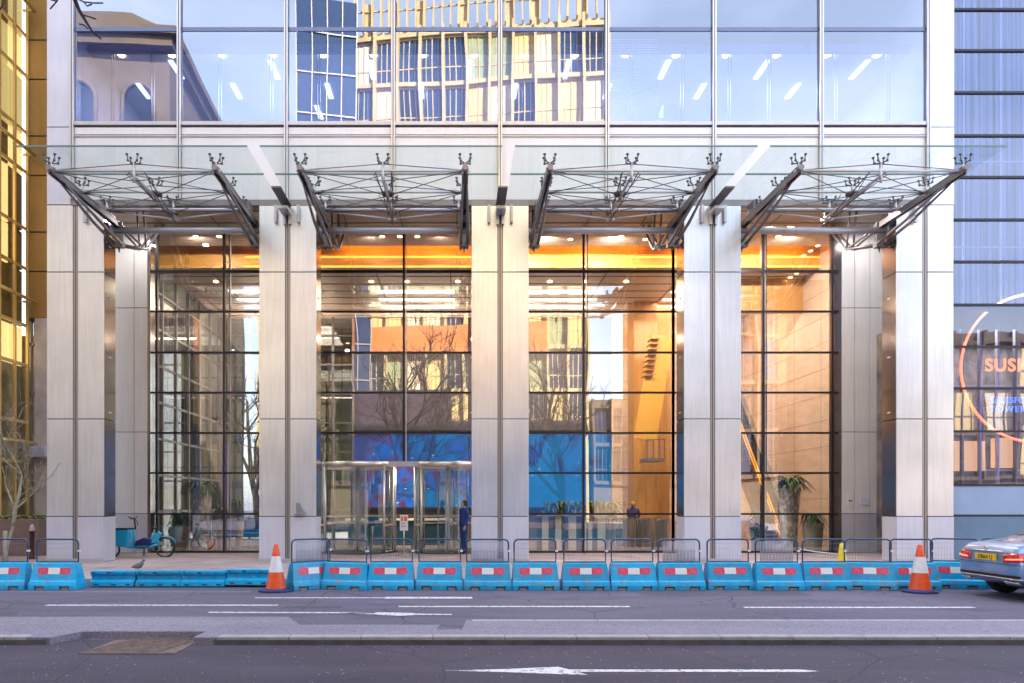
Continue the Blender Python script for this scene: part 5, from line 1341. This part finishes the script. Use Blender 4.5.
# ================================================================== silver car
def car():
    cy = 12.95; xr = 10.02
    t_ = thing('silver_car', 'silver-blue saloon car entering from the right, tail lights towards the barriers', 'car', (xr, cy, 0))
    paint, t, b = newmat('car_paint_silver_blue'); b.inputs['Base Color'].default_value = (.22,.35,.57,1); b.inputs['Metallic'].default_value = .55; b.inputs['Roughness'].default_value = .28; b.inputs['Coat Weight'].default_value = 1; b.inputs['Coat Roughness'].default_value = .03
    # stations: x, half width, z bottom, z shoulder, z deck/roof, roof half width
    S = [(0.00,.55,.40,.70,.80,.45),(0.03,.74,.34,.74,.90,.62),(0.12,.84,.30,.80,.985,.70),(0.32,.89,.26,.84,1.02,.72),(0.62,.91,.24,.87,1.05,.72),(0.95,.92,.24,.89,1.09,.72),(1.35,.92,.22,.90,1.26,.66),(1.8,.92,.20,.91,1.40,.60),(2.4,.92,.20,.91,1.44,.60),(2.9,.92,.20,.91,1.41,.60),(3.35,.92,.20,.90,1.22,.64),(3.75,.91,.22,.88,1.0,.70),(4.3,.88,.24,.80,.88,.68),(4.62,.80,.26,.68,.74,.6),(4.74,.6,.32,.58,.62,.45)]
    ring = []
    for x, hw, zb, zs, zt, rw in S:
        pts = [(0,zb),(hw*.8,zb),(hw*.97,zb+.07),(hw,(zb+zs)/2-.02),(hw*1.0,(zb+zs)/2+.10),(hw*.985,zs-.04),(hw*.955,zs+.02),((hw*.93+rw)/2,(zs+zt)/2+.01),(rw,zt-.03),(rw*.85,zt),(0,zt+.015)]
        ring.append([(x,-y,z) for y,z in pts]+[(x,y,z) for y,z in pts[-2:0:-1]])
    n = len(ring[0]); vs = [v for r in ring for v in r]; fs = []
    for i in range(len(S)-1):
        for k in range(n): l = (k+1)%n; fs.append((i*n+k,i*n+l,(i+1)*n+l,(i+1)*n+k))
    b = MB(); b.add(vs, fs, 0, True); b.add(ring[0], [tuple(range(n))], 0, True); b.add(ring[-1], [tuple(range(n))[::-1]], 0, True)
    o = b.build('body', paint, t_)
    bm = bmesh.new(); bm.from_mesh(o.data); bmesh.ops.remove_doubles(bm, verts=bm.verts, dist=1e-5); bmesh.ops.recalc_face_normals(bm, faces=bm.faces); bm.to_mesh(o.data); bm.free()
    o.modifiers.new('sub', 'SUBSURF').render_levels = 2
    # surface lookup for trims: interpolate the rings
    from mathutils.bvhtree import BVHTree
    dg = bpy.context.evaluated_depsgraph_get(); o.modifiers['sub'].levels = 2; dg.update(); bv = BVHTree.FromObject(o, dg)
    def hit(orig, d):
        h = bv.ray_cast(Vector(orig), Vector(d)); return h[0], h[1]
    def rearpatch(cells, off, name, m, smooth=True, U=12, V=5):
        # cells: function (u,v)->(y,z) ; projected along +X onto the tail
        bb = MB(); vs = []; ok = True
        for j in range(V+1):
            for i in range(U+1):
                y, z = cells(i/U, j/V); h, nn = hit((-1,y,z),(1,0,0))
                if h is None: h = Vector((.3,y,z)); nn = Vector((-1,0,0))
                vs.append(h+nn*off)
        fs = [(j*(U+1)+i,j*(U+1)+i+1,(j+1)*(U+1)+i+1,(j+1)*(U+1)+i) for j in range(V) for i in range(U)]
        bb.add(vs, fs, 0, smooth); q = bb.build(name, m, t_, recalc=False)
        sd_ = q.modifiers.new('thick', 'SOLIDIFY'); sd_.thickness = .012; sd_.offset = 0
        return q
    def sidepatch(cells, off, name, m, sgn, U=12, V=5):
        bb = MB(); vs = []
        for j in range(V+1):
            for i in range(U+1):
                x, z = cells(i/U, j/V); h, nn = hit((x,sgn*3,z),(0,-sgn,0))
                if h is None: h = Vector((x,sgn*.8,z)); nn = Vector((0,sgn,0))
                vs.append(h+nn*off)
        fs = [(j*(U+1)+i,j*(U+1)+i+1,(j+1)*(U+1)+i+1,(j+1)*(U+1)+i) for j in range(V) for i in range(U)]
        bb.add(vs, fs, 0, True); q = bb.build(name, m, t_, recalc=False); sd_ = q.modifiers.new('thick', 'SOLIDIFY'); sd_.thickness = .01; sd_.offset = 0
        return q
    glass = mat('car_window_glass', (.03,.035,.05), .05, .3, coat=1)
    red = mat('tail_lamp_red', (.65,.01,.01), .1, coat=1); redl = emis('tail_lamp_lit', (1,.25,.12), .35)
    for s in (-1, 1):
        q = rearpatch(lambda u, v, s=s: (s*(.40+.44*u), .68+.03*u+(.13+.03*u)*v), .012, 'tail_light', red)
        rearpatch(lambda u, v, s=s: (s*(.46+.30*u), .725+.02*u+.02*v), .02, 'lamp_strip', redl)
        sidepatch(lambda u, v: (.02+.34*u, .72+.03*u+(.13-.06*u)*v), .01, 'tail_light', red, s)
        sidepatch(lambda u, v: (1.15+1.9*u+(.45-.05*u)*v*(1 if u < .5 else -0.3), .96+.36*v), .006, 'side_window', glass, s)
        sidepatch(lambda u, v: (.2+4.2*u, .30+.03*v), .006, 'sill_trim', 'chrome', s)
    # rear screen, seen on the slope
    bb = MB(); vs = []
    for j in range(7):
        for i in range(9):
            x = 1.0+.62*j/6; y = -.56+1.12*i/8; y *= 1-.1*j/6
            h, nn = hit((x,y,3),(0,0,-1)); vs.append(h+nn*.006)
    bb.add(vs, [(j*9+i,j*9+i+1,(j+1)*9+i+1,(j+1)*9+i) for j in range(6) for i in range(8)], 0, True); q = bb.build('rear_window', glass, t_, recalc=False); q.modifiers.new('thick','SOLIDIFY').thickness = .008
    bb = MB(); vs = []
    for j in range(7):
        for i in range(9):
            x = 2.95+.6*j/6; y = -.58+1.16*i/8
            h, nn = hit((x,y,3),(0,0,-1)); vs.append(h+nn*.006)
    bb.add(vs, [(j*9+i,j*9+i+1,(j+1)*9+i+1,(j+1)*9+i) for j in range(6) for i in range(8)], 0, True); q = bb.build('windscreen', glass, t_, recalc=False); q.modifiers.new('thick','SOLIDIFY').thickness = .008
    # bumper lower trim, diffuser, chrome, boot line
    rearpatch(lambda u, v: (-.72+1.44*u, .415+.05*v), .010, 'bumper_grille', 'black', U=24)
    rearpatch(lambda u, v: (-.76+1.52*u, .398+.016*v), .02, 'bumper_trim', 'chrome', U=24, V=1)
    for s in (-1,1): rearpatch(lambda u, v, s=s: (s*(.42+.26*u), .325+.045*v), .035, 'exhaust', 'chrome', U=6, V=2)
    rearpatch(lambda u, v: (-.36+.72*u, .855+.018*v), .012, 'boot_handle', 'chrome', U=10, V=1)
    rearpatch(lambda u, v: (-.82+1.64*u, .645+.008*v), .003, 'shut_line', 'black', U=20, V=1)
    # plate
    h, nn = hit((-1,0,.76),(1,0,0)); xp = h.x-.03
    pl_ = MB().box(xp, xp+.02, -.26, .26, .70, .815).build('number_plate', mat('plate_yellow', (.85,.55,.02), .4), t_)
    tx = text('DB64 LJ', .105, 0,0,0, 'black', 'plate_lettering', None, extrude=.002, align='CENTER'); tx.parent = pl_; tx.location = (xp-.003, 0, .72); tx.rotation_euler = (R(90),0,R(-90))
    bd = MB().tube([(xp-.0,0,.915),(xp+.02,0,.915)], .04, 16); bd.build('badge', 'chrome', t_)
    tyre = mat('tyre_rubber', (.02,.02,.022), .8)
    for x in (.98, 3.78):
        for s in (-1,1):
            wt = MB(); wt.lathe([(.19,-.10),(.28,-.112),(.325,-.09),(.33,0),(.325,.09),(.28,.112),(.19,.10)], n=32); wt.v = [(v[0], v[2], v[1]) for v in wt.v]
            r_ = MB(); r_.lathe([(.0,.03),(.19,.03),(.215,.09)], n=24)
            for k in range(10): a = 2*math.pi*k/10; r_.beam((.03*math.cos(a),.03*math.sin(a),.07),(.2*math.cos(a),.2*math.sin(a),.08), .03, .02)
            r_.v = [(v[0], v[2]*s, v[1]) for v in r_.v]
            wo = wt.build('wheel', tyre, t_); wo.location = (x, s*.80, .33); ro = r_.build('rim', 'chrome', wo)
            am = MB(); am.tube([(x+.385*math.cos(R(a)), s*.915, .34+.385*math.sin(R(a))) for a in range(-20, 205, 15)], .03, 6); am.build('wheel_arch', 'black', t_)
    mb = MB().prism([(2.75,.98),(3.0,.98),(2.98,1.12),(2.8,1.12)], -1.08, -.93, 'y').prism([(2.75,.98),(3.0,.98),(2.98,1.12),(2.8,1.12)], .93, 1.08, 'y'); mb.build('mirror', paint, t_, bevel=.02)
    MB().box(.75,4.3,-.72,.72,.17,.30).build('underbody', 'black', t_)
    for s in (-1,1): MB().box(4.55,4.66,s*.45,s*.78,.58,.7).build('headlight', 'ref_white', t_, bevel=.02)
    t_.scale = (1, 1, 1.04)
    return t_
car()
